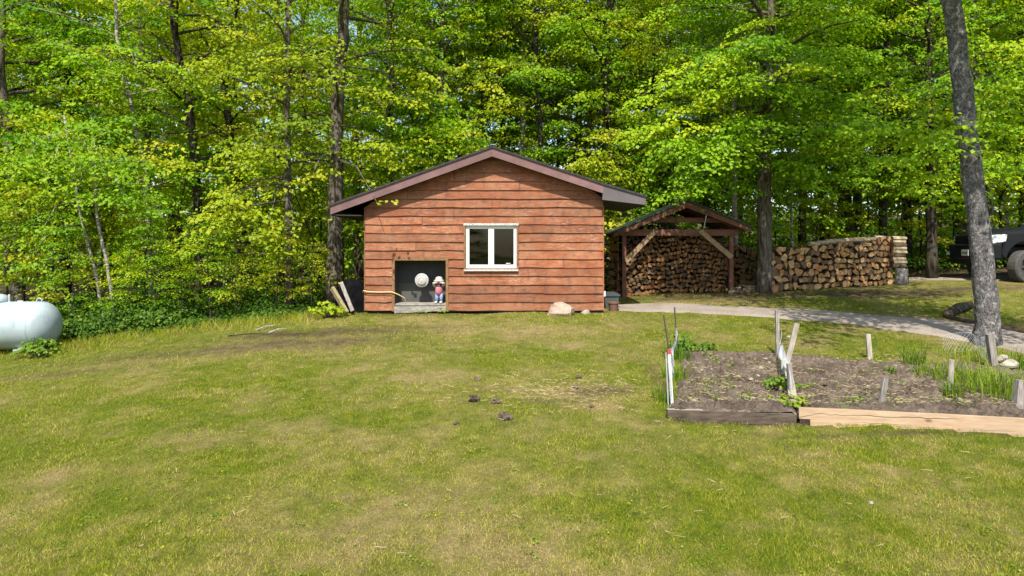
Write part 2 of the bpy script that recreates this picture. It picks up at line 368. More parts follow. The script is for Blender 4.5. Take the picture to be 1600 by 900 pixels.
# ------------------------------------------------------------------ setting: ground, path, beds
FEDGE = [at(*p) for p in ((-60, 556), (0, 553), (90, 546), (200, 531), (300, 516), (400, 505), (500, 497), (570, 490))]
fx = np.array([-40] + [p.x for p in FEDGE]); fy = np.array([FEDGE[0].y - 1] + [p.y for p in FEDGE])
def wood_edge(x):        # y of the wood's edge for a given x
    x = np.asarray(x, float); l = np.interp(x, fx, fy)
    r_ = 20.3 + 0 * x
    return np.where(x < -3.2, l, np.where(x > 2.1, r_, 17.5))
pn = [(968, 486), (1060, 489), (1200, 497), (1330, 508), (1440, 524), (1520, 538), (1600, 556), (1700, 580)]
pf = [(958, 476), (1060, 474.5), (1200, 481), (1330, 489), (1440, 496), (1520, 504), (1600, 519), (1700, 538)]
PN = [at(*p) for p in pn]; PF = [at(*p) for p in pf]
PATH = [(p.x, p.y) for p in PN] + [(p.x, p.y) for p in reversed(PF)]
b0, b1, b2, b3 = at(1043, 655), at(1247, 662), at(1214, 549), at(1064, 548)
BED1 = [(p.x, p.y) for p in (b0, b1, b2, b3)]
c0, c1, c2, c3 = at(1249, 662), at(1720, 683), at(1640, 575), at(1220, 551)
BED2 = [(p.x, p.y) for p in (c0, c1, c2, c3)]
def ell(px, py, rx, ry, x, y):       # soft patch centred where that photo point meets the ground, radii in metres
    p = at(px, py); d = np.sqrt(((x - p.x) / rx) ** 2 + ((y - p.y) / ry) ** 2); return np.clip(1.25 - d, 0, 1)
def masks(x, y):
    n = fbm(x * .9, y * .9); n2 = fbm(x * 2.6 + 40, y * 2.6); n3 = fbm(x * .35 + 9, y * .35 + 3)
    n4 = fbm(x * 8 + 11, y * 8); dry = np.clip((n - .47) * 4.5, 0, 1) * .45 + np.clip((n2 - .47) * 4, 0, 1) * .40 + np.clip((n4 - .5) * 5, 0, 1) * .3 + np.clip((n3 - .5) * 2, 0, .2)
    for px, py, rx, ry, w in ((430, 540, 2.4, .8, .9), (220, 565, 2.6, .45, .8), (60, 590, 2, .4, .7), (640, 520, 1.6, .5, .5), (880, 615, 1.5, .55, .9),
                              (760, 600, 1.0, .4, .6), (1120, 700, 1.3, .3, .4), (1500, 790, .8, .3, .7), (100, 740, 1.2, .5, .5), (480, 770, 1.6, .4, .5), (900, 760, 1, .3, .5)):
        dry = np.maximum(dry, w * ell(px, py, rx, ry, x, y) * (.35 + 1.1 * n2))
    bare = sst(-.15, .7, y - wood_edge(x) + (n2 - .5) * 1.6)
    bare = np.where(y < 3, 0, bare)
    for px, py, rx, ry, w in ((1340, 459, 3.4, .75, 1.1), (1150, 464, 2.2, 1.2, 1.), (1050, 466, 1.8, .7, 1.), (1500, 452, 2.5, .5, .9), (890, 488, 1.6, .22, .8), (640, 492, 1.6, .18, .7),
                              (500, 520, 2.2, .45, .95), (430, 538, 2.6, .55, .85), (240, 556, 2.2, .35, .6), (90, 585, 1.8, .3, .5), (620, 512, 1.6, .3, .45), (940, 612, .55, .25, .75), (860, 628, .7, .12, .6), (1150, 658, 1.2, .14, .9), (1450, 676, 1.9, .1, .8), (1033, 600, .14, 1.4, .7)):
        bare = np.maximum(bare, w * ell(px, py, rx, ry, x, y) * (.3 + 1.2 * n2))
    dry = np.where(x < -5.5, dry * .8, dry)
    return np.clip(dry, 0, 1), np.clip(bare, 0, 1)
xs = np.concatenate([-np.geomspace(400, 16, 14), np.arange(-15, 16.01, .11), np.geomspace(17, 400, 14)])
ys = np.concatenate([[-400, -150, -60, -20, -5, 0, 2], np.arange(3, 18, .11), np.arange(18, 34, .5), np.geomspace(35, 800, 14)])
X, Y = np.meshgrid(xs, ys); Z = g(X, Y); D_, B_ = masks(X, Y)
near = (np.abs(X) < 15) & (Y > 3) & (Y < 18)
Z = Z + np.where(near, (fbm(X * 3, Y * 3) - .5) * .035, 0) 
Z = np.where(inpoly(X, Y, BED1) | inpoly(X, Y, BED2), Z - .06, Z)
Z = np.where((X > -3.1) & (X < 1.9) & (Y > 15.35) & (Y < 18), Z - .15, Z)
Z = np.where(Y > 150, Z + .06 * (Y - 150), Z)
go = grid('ground', X, Y, Z, 'ground', {'dry': D_, 'bare': B_}); tag(go, 'mown lawn with straw patches running up to the shed and under the woods', 'lawn', kind='structure')

def strip(name, A, B, mat, lift, nu=90, nv=9, jit=.10):
    def res(pts, n):
        d = np.cumsum([0] + [(pts[i + 1] - pts[i]).length for i in range(len(pts) - 1)]); t = np.linspace(0, d[-1], n)
        return np.stack([np.interp(t, d, [p.x for p in pts]), np.interp(t, d, [p.y for p in pts])], -1)
    a = res(A, nu); b_ = res(B, nu); a[:, 1] += (fbm(a[:, 0] * 2.2, a[:, 1] + 3) - .5) * jit * 3; b_[:, 1] += (fbm(b_[:, 0] * 2.2, b_[:, 1] + 9) - .5) * jit * 3
    t = np.linspace(0, 1, nv)[:, None, None]; Q = a[None] * (1 - t) + b_[None] * t
    e = np.minimum(np.linspace(0, 1, nv), np.linspace(1, 0, nv))[:, None]
    return grid(name, Q[..., 0], Q[..., 1], g(Q[..., 0], Q[..., 1]) + lift * (e > .01) + (fbm(Q[..., 0] * 5, Q[..., 1] * 5) - .5) * .012 - .03 * (e <= .01), mat)
tag(strip('gravel_path', PN, PF, 'gravel', .035), 'pale gravel path curving from the shed towards the leaning tree', 'path', kind='structure')
tag(strip('driveway', [at(1405, 438), at(1500, 439), at(1640, 446), at(1760, 455)], [at(1405, 434.5), at(1500, 430), at(1640, 428), at(1760, 430)], 'gravel', .03, 50, 6, .03), 'gravel driveway under the pickup truck', 'driveway', kind='structure')

# raised soil of the two beds
def bedsoil(name, q, ztop_front, label):
    n1, n2 = 220, 180; u = np.linspace(0, 1, n1)[None, :]; v = np.linspace(0, 1, n2)[:, None]
    x = (q[0].x * (1 - u) + q[1].x * u) * (1 - v) + (q[3].x * (1 - u) + q[2].x * u) * v
    y = (q[0].y * (1 - u) + q[1].y * u) * (1 - v) + (q[3].y * (1 - u) + q[2].y * u) * v
    zf = ztop_front; z = zf * (1 - v) + (g(x, y) + .03) * v
    rough = (fbm(x * 5, y * 5, 5) - .5) * .17 + (vn(x * 17, y * 17) - .5) * .09 + (vn(x * 34, y * 34) - .5) * .05
    e = np.minimum(np.minimum(u, 1 - u) * 12, np.minimum(v * 30, (1 - v) * 10)); e = np.clip(e, 0, 1)
    z = z + rough * (.3 + .7 * e) * (.45 + .55 * np.clip(v * 4, 0, 1)) - (1 - np.clip((1 - v) * 12, 0, 1)) * .04
    z = z - .05 * (1 - np.clip(np.minimum(u, 1 - u) * 20, 0, 1))
    return tag(grid(name, x, y, z, 'soil'), label, 'garden bed', kind='structure')
ZB1 = gz(b0.x, b0.y) + .125; ZB2 = gz(c0.x, c0.y) + .155
bedsoil('garden_soil', (b0, b1, b2, b3), ZB1 - .03, 'rough dug soil of the smaller garden bed')
bedsoil('garden_soil', (c0, c1, c2, c3), ZB2 - .03, 'dry soil of the wider garden bed with weeds')

# lawn grass: single blades, one object
rs = np.random.RandomState(5)
def blades(n, y0, y1, hmin, hmax, wd):
    y = y0 + (y1 - y0) * rs.rand(n); x = (rs.rand(n) * 2 - 1) * (y * .80 + .4); return x, y, hmin + (hmax - hmin) * rs.rand(n) ** 1.5, np.full(n, wd)
bl = [blades(250000, 4.3, 7.2, .016, .040, .0052), blades(170000, 7.2, 11, .02, .042, .0068), blades(130000, 11, 18.5, .022, .050, .010)]
x, y, h, w = [np.concatenate([b_[k] for b_ in bl]) for k in range(4)]
D_, B_ = masks(x, y); cl = fbm(x * 2.1 + 7, y * 2.1)
keep = (rs.rand(len(x)) > B_ * 1.25 * ~((x < -4.5) & (y > wood_edge(x) - .5))) & ~inpoly(x, y, PATH) & ~inpoly(x, y, BED1) & ~inpoly(x, y, BED2) & ~((x > -3.25) & (x < 2.02) & (y > 15.15))
keep &= (y < wood_edge(x) + .9) & (rs.rand(len(x)) > D_ * .5)
lush = np.clip((y - (wood_edge(x) - .75)) / .6, 0, 1) * (x < -4)
D_ = D_ * (1 - .8 * lush); h = h * .85 * (.5 + 1.3 * cl) * (1 + 3.2 * lush) * (1 - .3 * D_); x, y, h, w, D_, lush, cl = [a[keep] for a in (x, y, h, w, D_, lush, cl)]
n = len(x); az = rs.rand(n) * 2 * np.pi; la = rs.rand(n) * 2 * np.pi; le = h * (.3 + .9 * rs.rand(n))
bz = g(x, y) + (fbm(x * 3, y * 3) - .5) * .035 * ((np.abs(x) < 15) & (y < 18)) - .004
V = np.empty((n, 3, 3)); dx = np.cos(az) * w / 2; dy = np.sin(az) * w / 2
V[:, 0] = np.stack([x - dx, y - dy, bz], -1); V[:, 1] = np.stack([x + dx, y + dy, bz], -1); V[:, 2] = np.stack([x + np.cos(la) * le, y + np.sin(la) * le, bz + h], -1)
tint = np.clip(.25 + .62 * D_ + .62 * (rs.rand(n) - .5) + .35 * (vn(x * 14, y * 14) - .5) + .12 * lush + .4 * (rs.rand(n) > .93) + .5 * (cl - .5), 0, 1)
o = bpy.data.objects.new('lawn_grass', npmesh('lawn_grass', V.reshape(-1, 3), 3, 'grass_blade', {'tint': tint})); link(o)
tag(o, 'short mown grass of the lawn, green with straw-coloured patches', 'grass', kind='stuff')

# ------------------------------------------------------------------ shed
YW, SW = 15.24, FPX / 15.24                # front wall plane and its pixels per metre
def wx(px): return (px - 800) / SW
def wz(py): return CAMZ - (py - HY) / SW
YF = YW - .31; SF = FPX / YF               # plane of the bargeboards
def fxp(px): return (px - 800) / SF
def fz(py): return CAMZ - (py - HY) / SF
XL, XR = wx(571), wx(942); DEPTH = 2.45; YB = YW + DEPTH
shed = thing('shed', 'reddish brown wooden shed with lap siding, white window and maroon gable trim', 'shed', ((XL + XR) / 2, YW, 0))
RX, RZ = fxp(769), fz(231)                  # ridge
TLX, TLZ = fxp(516), fz(322); TRX, TRZ = fxp(1010), fz(308)
EX, EZ = fxp(943), fz(289)
def roofz(x):                               # top of the gable line
    if x < RX: return RZ + (TLZ - RZ) * (RX - x) / (RX - TLX)
    return RZ + (EZ - RZ) * (x - RX) / (EX - RX) if x < EX else EZ + (TRZ - EZ) * (x - EX) / (TRX - EX)
OX0, OX1, OZ0, OZ1 = wx(613), wx(701), wz(486), wz(402)      # trimmed opening
WX0, WX1, WZ0, WZ1 = wx(725), wx(810), wz(423), wz(349)      # trimmed window
rows = [.035 + .1914 * k for k in range(19)]
def clipx(z):                               # wall extent under the roof at height z
    xl, xr = XL, XR
    zc = z + .17
    if zc > roofz(XL): xl = max(XL, RX - (RX - TLX) * (RZ - zc) / (RZ - TLZ))
    if zc > roofz(XR): xr = min(XR, RX + (EX - RX) * (RZ - zc) / (RZ - EZ))
    return xl, xr
def board(x0, x1, z0, z1, seed, x0t=None, x1t=None):
    q = random.Random(seed); n = max(3, int((x1 - x0) / .45)); mb = MB(); vs = []
    x0t = x0 if x0t is None else x0t; x1t = x1 if x1t is None else x1t; dy = q.uniform(-.003, .004)
    for i in range(n + 1):
        t = i / n; xb = x0 + (x1 - x0) * t; xt = x0t + (x1t - x0t) * t; w_ = q.uniform(-.010, .010); wy = q.uniform(-.004, .004) + dy
        vs += [(xb, YW - .044 + wy, z0 + w_), (xt, YW - .012, z1 + .02), (xt, YW - .004, z1 + .02), (xb, YW - .014 + wy, z0 + w_)]
    fs = []
    for i in range(n):
        a = i * 4; c = a + 4
        fs += [(a, c, c + 1, a + 1), (a + 1, c + 1, c + 2, a + 2), (a + 2, c + 2, c + 3, a + 3), (a + 3, c + 3, c, a)]
    fs += [(0, 1, 2, 3), (n * 4 + 3, n * 4 + 2, n * 4 + 1, n * 4)]
    mb.add(vs, fs); return mb.build('siding_board', 'cedar', shed)
sd = 0
joints = {15: [wx(710)], 14: [wx(812)], 13: [wx(637)], 12: [wx(769)], 16: [wx(815)], 9: [], 3: [wx(709)], 2: [wx(850)], 5: [wx(880)], 10: [wx(660)], 7: [wx(650)]}
for k, z0 in enumerate(rows[:-1]):
    z1 = rows[k + 1]; xl, xr = clipx(z0); xlt, xrt = clipx(z1)
    if xr - xl < .15: continue
    if xrt < xlt: xlt = xrt = (xl + xr) / 2
    cuts = []
    if z0 < OZ1 - .05 and z1 > OZ0: cuts.append((OX0 + .03, OX1 - .03))
    if z0 < WZ1 - .08 and z1 > WZ0 + .08: cuts.append((WX0 + .03, WX1 - .03))
    segs = []; a = xl
    for c_ in cuts: segs.append((a, c_[0])); a = c_[1]
    segs.append((a, xr)); out = []
    for s0, s1 in segs:
        js = [j for j in joints.get(k, []) if s0 + .2 < j < s1 - .2]; aa = s0
        for j in js: out.append((aa, j - .004)); aa = j + .004
        out.append((aa, s1))
    for s0, s1 in out:
        sd += 1
        t0 = xlt if abs(s0 - xl) < 1e-6 else s0; t1 = xrt if abs(s1 - xr) < 1e-6 else s1
        if t1 - t0 < .05: t0 = t1 = (t0 + t1) / 2
        zz = z0 + (.0 if s1 < OX0 + .1 and k < 9 else 0) 
        board(s0, s1, zz, z1, sd, t0, t1)
# wall shell (hollow, dark inside)
ob_w = .03
mb = MB()
mb.prism([(XL + .02, .06), (OX0, .06), (OX0, 2.2), (XL + .02, 2.2)], YW + .001, YW + .09)
mb.prism([(OX1, .0), (WX0 + .03, .0), (WX0 + .03, 2.2), (OX1, 2.2)], YW + .001, YW + .09)
mb.prism([(WX1 - .03, .0), (XR - .015, .0), (XR - .015, 2.2), (WX1 - .03, 2.2)], YW + .001, YW + .09)
mb.prism([(WX0 + .03, .0), (WX1 - .03, .0), (WX1 - .03, WZ0 + .03), (WX0 + .03, WZ0 + .03)], YW + .001, YW + .088)
mb.prism([(WX0 + .03, WZ1 - .03), (WX1 - .03, WZ1 - .03), (WX1 - .03, 2.2), (WX0 + .03, 2.2)], YW + .001, YW + .088)
mb.prism([(OX0, OZ1 - .03), (OX1, OZ1 - .03), (OX1, 2.2), (OX0, 2.2)], YW + .001, YW + .088)
mb.prism([(XL + .02, 2.2), (XR - .015, 2.2), (XR - .015, roofz(XR) - .22), (RX, RZ - .25), (XL + .02, roofz(XL) - .24)], YW + .001, YW + .09)
mb.build('front_wall', 'interior', shed)
mb = MB(); mb.box(((XL + .06), YW + .09 + DEPTH / 2, 1.12), (.08, DEPTH - .0, 2.2)); mb.box((XR - .055, YW + .09 + DEPTH / 2, 1.12), (.08, DEPTH, 2.2))
mb.build('side_wall', 'cedar', shed)
mb = MB(); mb.prism([(XL + .105, .02), (XR - .1, .02), (XR - .1, 2.2), (XR - .1, roofz(XR) - .24), (RX, RZ - .28), (XL + .105, roofz(XL) - .26)], YB - .02, YB + .06); mb.build('back_wall', 'interior', shed)
MB().box(((XL + XR) / 2, YW + .12 + DEPTH / 2, .0), (XR - XL - .25, DEPTH - .12, .06)).build('floor', 'interior', shed)
# corner battens
MB().box((XL - .012, YW - .01, 1.18), (.022, .05, 2.3)).build('corner_board', 'cedar', shed)
MB().box((XR + .010, YW + .0, 1.2), (.022, .06, 2.34)).build('corner_board', 'cedar', shed)
# roof slabs and trim
T = .045
def slab(x0, z0, x1, z1, t, y0, y1): return MB().prism([(x0, z0), (x1, z1), (x1, z1 + t), (x0, z0 + t)], y0, y1)
slab(TLX - .03, TLZ - .015, RX, RZ, T, YF - .03, YB + .3).build('roof_slope', 'shingle', shed)
MB().prism([(RX + .001, RZ), (EX, EZ), (TRX + .02, TRZ - .01), (TRX + .02, TRZ + T - .01), (EX, EZ + T), (RX + .001, RZ + T)], YF - .03, YB + .3).build('roof_slope', 'shingle', shed)
MB().prism([(RX - .09, RZ + T - .028), (RX, RZ + T + .006), (RX + .09, RZ + T - .028), (RX + .09, RZ + T - .012), (RX, RZ + T + .026), (RX - .09, RZ + T - .012)], YF - .035, YB + .31).build('ridge_cap', 'shingle', shed)
BW = .185
def barge(name, x0, z0, x1, z1, y0, y1, mat): return MB().prism([(x0, z0 - BW), (x1, z1 - BW), (x1, z1 - .003), (x0, z0 - .003)], y0, y1).build(name, mat, shed)
barge('bargeboard', TLX, TLZ, RX - .001, RZ, YF, YF + .03, 'maroon_fascia')
barge('bargeboard', RX + .001, RZ, EX - .002, EZ, YF, YF + .03, 'maroon_fascia')
for yy in (YB + .24,):
    barge('bargeboard', TLX, TLZ, RX - .001, RZ, yy, yy + .03, 'maroon_fascia'); barge('bargeboard', RX + .001, RZ, TRX, TRZ, yy, yy + .03, 'maroon_fascia')
# boxed eave on the path side
be = [(EX, EZ - .004), (TRX, TRZ - .004), (fxp(1008), fz(320)), (fxp(941), fz(312))]
MB().prism(list(reversed(be)), YF + .002, YF + .028).build('eave_end', 'mauve_metal', shed)
MB().prism([(fxp(941), fz(312) + .004), (fxp(1007), fz(320) + .004), (fxp(1007), fz(320) + .03), (fxp(941), fz(312) + .03)], YF + .03, YB + .23).build('soffit', 'soffit', shed)
MB().prism([(TRX - .02, fz(320)), (TRX - .002, fz(320)), (TRX - .002, TRZ - .006), (TRX - .02, TRZ - .006)], YF + .03, YB + .23).build('eave_fascia', 'mauve_metal', shed)
# plain eave on the tree side
MB().prism([(TLX + .01, TLZ - .20), (XL - .03, TLZ - .215), (XL - .03, TLZ - .195), (TLX + .01, TLZ - .18)], YF + .035, YB + .23).build('soffit', 'soffit', shed)
MB().prism([(TLX, TLZ - .21), (TLX + .02, TLZ - .21), (TLX + .02, TLZ - .01), (TLX, TLZ - .01)], YF + .032, YB + .23).build('eave_fascia', 'maroon_fascia', shed)
for s_, (xa, za, xb, zb) in enumerate(((TLX + .05, TLZ - .03, RX, RZ - .02), (RX, RZ - .02, TRX - .04, TRZ - .03))):
    MB().prism([(xa, za - .014), (xb, zb - .014), (xb, zb + .012), (xa, za + .012)], YF + .032, YB + .2).build('roof_deck', 'interior', shed)
# window
win = MB(); fy_ = YW - .02
x0, x1, z0, z1 = wx(728.5), wx(807.5), wz(419), wz(353)
def rect_frame(mb, x0, x1, z0, z1, t, y0, y1, tb=None, tt=None):
    tb = tb or t; tt = tt or t
    mb.box(((x0 + t / 2), (y0 + y1) / 2, (z0 + z1) / 2), (t, y1 - y0, z1 - z0)); mb.box((x1 - t / 2, (y0 + y1) / 2, (z0 + z1) / 2), (t, y1 - y0, z1 - z0))
    mb.box(((x0 + x1) / 2, (y0 + y1) / 2, z0 + tb / 2), (x1 - x0 - 2 * t, y1 - y0 - .002, tb)); mb.box(((x0 + x1) / 2, (y0 + y1) / 2, z1 - tt / 2), (x1 - x0 - 2 * t, y1 - y0 - .002, tt)); return mb
rect_frame(win, x0, x1, z0, z1, .034, fy_ - .005, fy_ + .09)
win.box((wx(767.5), fy_ + .04, (z0 + z1) / 2), (.05, .082, z1 - z0 - .07)); win = win.build('window', 'vinyl', shed)
for a_, b_ in ((730.6, 765.9), (769.1, 805.4)):
    mb = MB(); rect_frame(mb, wx(a_), wx(b_), wz(417), wz(355), .040, fy_ + .0, fy_ + .06, .05, .036); mb.build('sash', 'vinyl', win)
    MB().box(((wx(a_) + wx(b_)) / 2, fy_ + .035, (wz(415) + wz(357)) / 2), (wx(b_) - wx(a_) - .06, .006, wz(357) - wz(415) - .02)).build('pane', 'window_glass', win)
MB().box((wx(794), fy_ + .012, wz(411.5)), (.1, .012, .014)).build('latch', 'vinyl', win)
MB().box(((WX0 + WX1) / 2, YW - .055, WZ1 - .025), (WX1 - WX0 + .02, .05, .05)).build('window_head', 'peeling_paint', shed)
MB().box(((WX0 + WX1) / 2, YW - .06, WZ0 + .012), (WX1 - WX0 - .0, .075, .035)).build('window_sill', 'peeling_paint', shed)
for xx in (WX0 + .022, WX1 - .022): MB().box((xx, YW - .048, (WZ0 + WZ1) / 2 - .01), (.044, .04, WZ1 - WZ0 - .085)).build('window_jamb', 'trim_wood', shed)
# a few things standing inside, dim behind the panes
MB().box((wx(752), YW + .5, wz(409)), (.5, .3, .3)).box((wx(736), YW + .45, wz(413)), (.14, .2, .2)).build('workbench', 'shed_brown', shed)
# recessed opening with furnace panel and vent pipe
RD = .50
t = .06
for xx in (OX0 + t / 2, OX1 - t / 2): MB().box((xx, YW - .03, (OZ0 + OZ1) / 2), (t, .05, OZ1 - OZ0)).build('opening_jamb', 'trim_wood', shed)
MB().box(((OX0 + OX1) / 2, YW - .032, OZ1 - .035), (OX1 - OX0 - 2 * t - .004, .055, .07)).build('opening_head', 'trim_wood', shed)
mb = MB(); ZL = wz(474.5)
mb.box((OX0 + .045, YW + .05 + RD / 2 - .05, (ZL + OZ1) / 2), (.03, RD + .04, OZ1 - ZL)); mb.box((OX1 - .045, YW + RD / 2, (ZL + OZ1) / 2), (.03, RD + .04, OZ1 - ZL))
mb.box(((OX0 + OX1) / 2, YW + RD / 2, OZ1 - .055), (OX1 - OX0 - .12, RD + .04, .03)); mb.build('recess_lining', 'charcoal_panel', shed)
zm = wz(452) + .12
MB().box(((OX0 + OX1) / 2, YW + RD + .02, (zm + OZ1) / 2 - .02), (OX1 - OX0 - .12, .03, OZ1 - zm - .04)).build('back_panel', 'charcoal_panel', shed)
MB().box(((OX0 + OX1) / 2, YW + RD + .012, (zm + ZL) / 2 - .002), (OX1 - OX0 - .12, .03, zm - ZL)).build('back_panel', 'lit_panel', shed)  # sunlit look of the lower panel is put into its colour
MB().box(((OX0 + OX1) / 2, YW + RD / 2 + .0, ZL - .02), (OX1 - OX0 - .13, RD + .0, .04)).build('ledge', 'weathered_wood', shed)
zt, zb_ = wz(478.5), wz(488.5)
mb = MB(); mb.prism([(OX0 + .055, zb_ - .01), (OX1 - .055, zb_ + .05), (OX1 - .055, zt + .01), (OX0 + .055, zt)], YW - .075, YW - .03); mb.build('sill_plank', 'weathered_wood', shed)
pv = P(659, 438, YW + .1); yb_ = YW + RD + .0
vp = MB().lathe([(.095, 0), (.095, RD - .13)], (pv.x, YW + .14, pv.z), (0, 1, 0), 24).build('vent_pipe', 'vent_rim', shed, True)
MB().lathe([(.10, .03), (.155, .03), (.158, .0), (.15, -.02), (.125, -.028), (.12, -.022), (.105, -.022), (.103, -.055), (.07, -.07), (.066, -.06), (.04, -.06), (.036, -.072), (.001, -.076)], (pv.x, YW + .11, pv.z), (0, 1, 0), 28).build('vent_cap', 'vent_white', vp)
# dark strip filling the gap under the short boards
MB().box((wx(592), YW + .12, -.02), (.55, .1, .12)).build('gap_strip', 'dark_timber', shed)

# ------------------------------------------------------------------ things round the shed
# figurine
fp = P(686, 473.5, YW + .12); fg = thing('garden_figurine', 'small painted child figurine in a sun hat and pink shirt standing in the shed opening', 'figurine', (fp.x, fp.y, ZL + .001)); fg.scale = (.93,) * 3
q = Vector((fp.x, fp.y, ZL))
for s_ in (-1, 1):
    MB().tube([q + Vector((s_ * .055, 0, .05)), q + Vector((s_ * .052, .005, .14)), q + Vector((s_ * .042, .01, .24))], [.038, .045, .055], 10).build('leg', 'denim_paint', fg, True)
    MB().ball(q + Vector((s_ * .06 - .01, -.04, .028)), (.042, .085, .03), 10).build('shoe', 'shoe_paint', fg, True)
    MB().tube([q + Vector((s_ * .085, .0, .41)), q + Vector((s_ * .125, -.02, .45)), q + Vector((s_ * .12, -.07, .49)), q + Vector((s_ * .065, -.09, .505))], [.036, .034, .03, .03], 10).build('arm', 'cream_paint', fg, True)
    MB().ball(q + Vector((s_ * .05, -.10, .505)), (.035, .03, .032), 8).build('hand', 'skin_paint', fg, True)
MB().lathe([(.06, .20), (.09, .23), (.105, .28), (.10, .34), (.088, .40), (.055, .435), (.03, .45)], q, (0, 0, 1), 16, 0, 1, .8).build('shirt', 'pink_paint', fg, True)
MB().lathe([(.08, .395), (.092, .40), (.07, .435), (.035, .452)], q - Vector((0, 0, -.002)), (0, 0, 1), 14, 0, 1, .82).build('scarf', 'purple_paint', fg, True)
hd = MB().ball(q + Vector((0, -.005, .515)), (.068, .068, .078), 14).build('head', 'skin_paint', fg, True)
MB().ball(q + Vector((0, -.078, .512)), (.012, .016, .014), 6).build('nose', 'skin_paint', hd, True)
MB().lathe([(.125, .0), (.128, .008), (.09, .02), (.085, .055), (.07, .085), (.03, .098), (.001, .1)], q + Vector((0, -.01, .548)), (0, -.12, 1), 18).build('sun_hat', 'cream_paint', fg, True)
MB().ball(q + Vector((0, .02, .51)), (.075, .06, .07), 10).build('hair', 'hair_paint', fg, True)

# yellow hose draped along the corner
hp = [P(567, 457, YW - .05), P(568, 454, YW - .1), P(576, 456, YW - .09), P(595, 456.5, YW - .08), P(612, 456, YW - .1), P(622, 460, YW - .06), P(632, 465.5, YW + .05), P(634, 472, YW + .1)]
tag(MB().tube(hp, .0095, 8).build('hose', 'hose', None, True), 'thin yellow hose strung past the shed corner into the opening', 'hose')

# leaning planks and black tarp heap by the corner
def plank(a, b_, w_, t_, mat, label, up=(0, -1, .3)):
    c = a; o = MB().beam(a, b_, w_, t_, up).build('plank', mat, None, org=a); return tag(o, label, 'plank')
gb = at(545, 490)
plank(P(519, 450, 15.0), P(542, 489, 14.75), .07, .10, 'plank_yellow', 'yellowish plank leaning against the black tarp heap beside the shed', (0, -.3, 1))
plank(P(533, 441, 15.1), P(551, 486, 14.9), .08, .05, 'grey_stake', 'grey weathered plank tucked under the black tarp heap')
base = at(553, 489); n1, n2 = 22, 14; V = []; F = []
for i in range(n2 + 1):
    for k in range(n1):
        a = 2 * math.pi * k / n1; t_ = i / n2; r0 = .37 * (1 - t_ ** 2.6) ** .5 * (1 + .12 * math.sin(5 * a + 6 * t_) + .18 * math.sin(3 * a + i * .5) * (1 - t_) + .10 * math.sin(7 * a))
        V.append((base.x - .05 - .05 * t_ + r0 * math.cos(a), base.y + .28 + r0 * .8 * math.sin(a), base.z - .02 + .80 * t_))
for i in range(n2):
    for k in range(n1): F.append((i * n1 + k, i * n1 + (k + 1) % n1, (i + 1) * n1 + (k + 1) % n1, (i + 1) * n1 + k))
mb = MB(); mb.add(V, F); tag(mb.build('tarp_heap', 'tarp', None, True, org=base), 'black tarp-covered heap against the shed corner', 'tarp')

def rock(name, c, r, seed, mat, label, cat='rock', group=None, flatb=.3):
    mb = MB(); q = random.Random(seed); mb.ball(c, r, 16); c = Vector(c)
    pl = [(Vector((q.gauss(0, 1), q.gauss(0, 1), q.gauss(0, .8))).normalized(), q.uniform(.62, .9)) for _ in range(11)]
    vs = []
    for v in mb.v:
        d = Vector(v) - c; u = Vector((d.x / r[0], d.y / r[1], d.z / r[2]))
        for nn, hh in pl:
            e = u.dot(nn) - hh
            if e > 0: u = u - nn * e
        u *= 1 + .05 * math.sin(9 * u.x + seed) * math.sin(8 * u.z)
        u.z = max(u.z, -flatb)
        vs.append(tuple(c + Vector((u.x * r[0], u.y * r[1], u.z * r[2]))))
    mb.v = vs; return tag(mb.build(name, mat, None, False, org=c - Vector((0, 0, r[2] * flatb))), label, cat, group)
p = at(876, 493); rock('boulder', (p.x, p.y + .1, p.z + .06), (.37, .25, .225), 13, 'rock', 'pinkish boulder on the lawn at the foot of the shed wall', 'rock')
p = at(915, 491); rock('stone', (p.x, p.y + .05, p.z + .03), (.12, .1, .075), 9, 'pale_rock', 'small pale stone beside the pinkish boulder', 'rock')
# clods on the lawn
for i, (px, py, rr, lb) in enumerate(((741, 627, .075, 'dark earth clod standing alone on the lawn'), (776, 630, .06, 'small dark clod near the straw patch on the lawn'), (788, 656, .08, 'crumbled reddish clod in front of the straw patch on the lawn'), (900, 607, .045, 'clod at the far edge of the bare patch'), (903, 592, .05, 'clod farthest up the bare patch of lawn'), (745, 594, .045, 'flat clod above the lone dark one'), (924, 637, .035, 'tiny clod towards the garden bed'), (712, 664, .035, 'tiny clod nearest the camera on the lawn'))):
    p = at(px, py); mb = MB(); q = random.Random(60 + i); c = Vector((p.x, p.y, p.z + rr * .35)); mb.ball(c, (rr, rr * .8, rr * .75), 14); hs = {}
    vs = []
    for v in mb.v:
        d_ = (Vector(v) - c); k_ = tuple(round(t, 3) for t in d_); hs.setdefault(k_, q.uniform(.55, 1.3)); vs.append(tuple(c + d_ * hs[k_] * (1 + .25 * math.sin(90 * d_.x) * math.sin(70 * d_.y + i))))
    mb.v = vs
    tag(mb.build('clod', 'soil', None, org=p), lb, 'clod')
p = at(1361, 788); rock('pebble', (p.x, p.y, p.z + .012), (.026, .022, .016), 77, 'pale_rock', 'lone pale pebble in the foreground grass', 'stone')

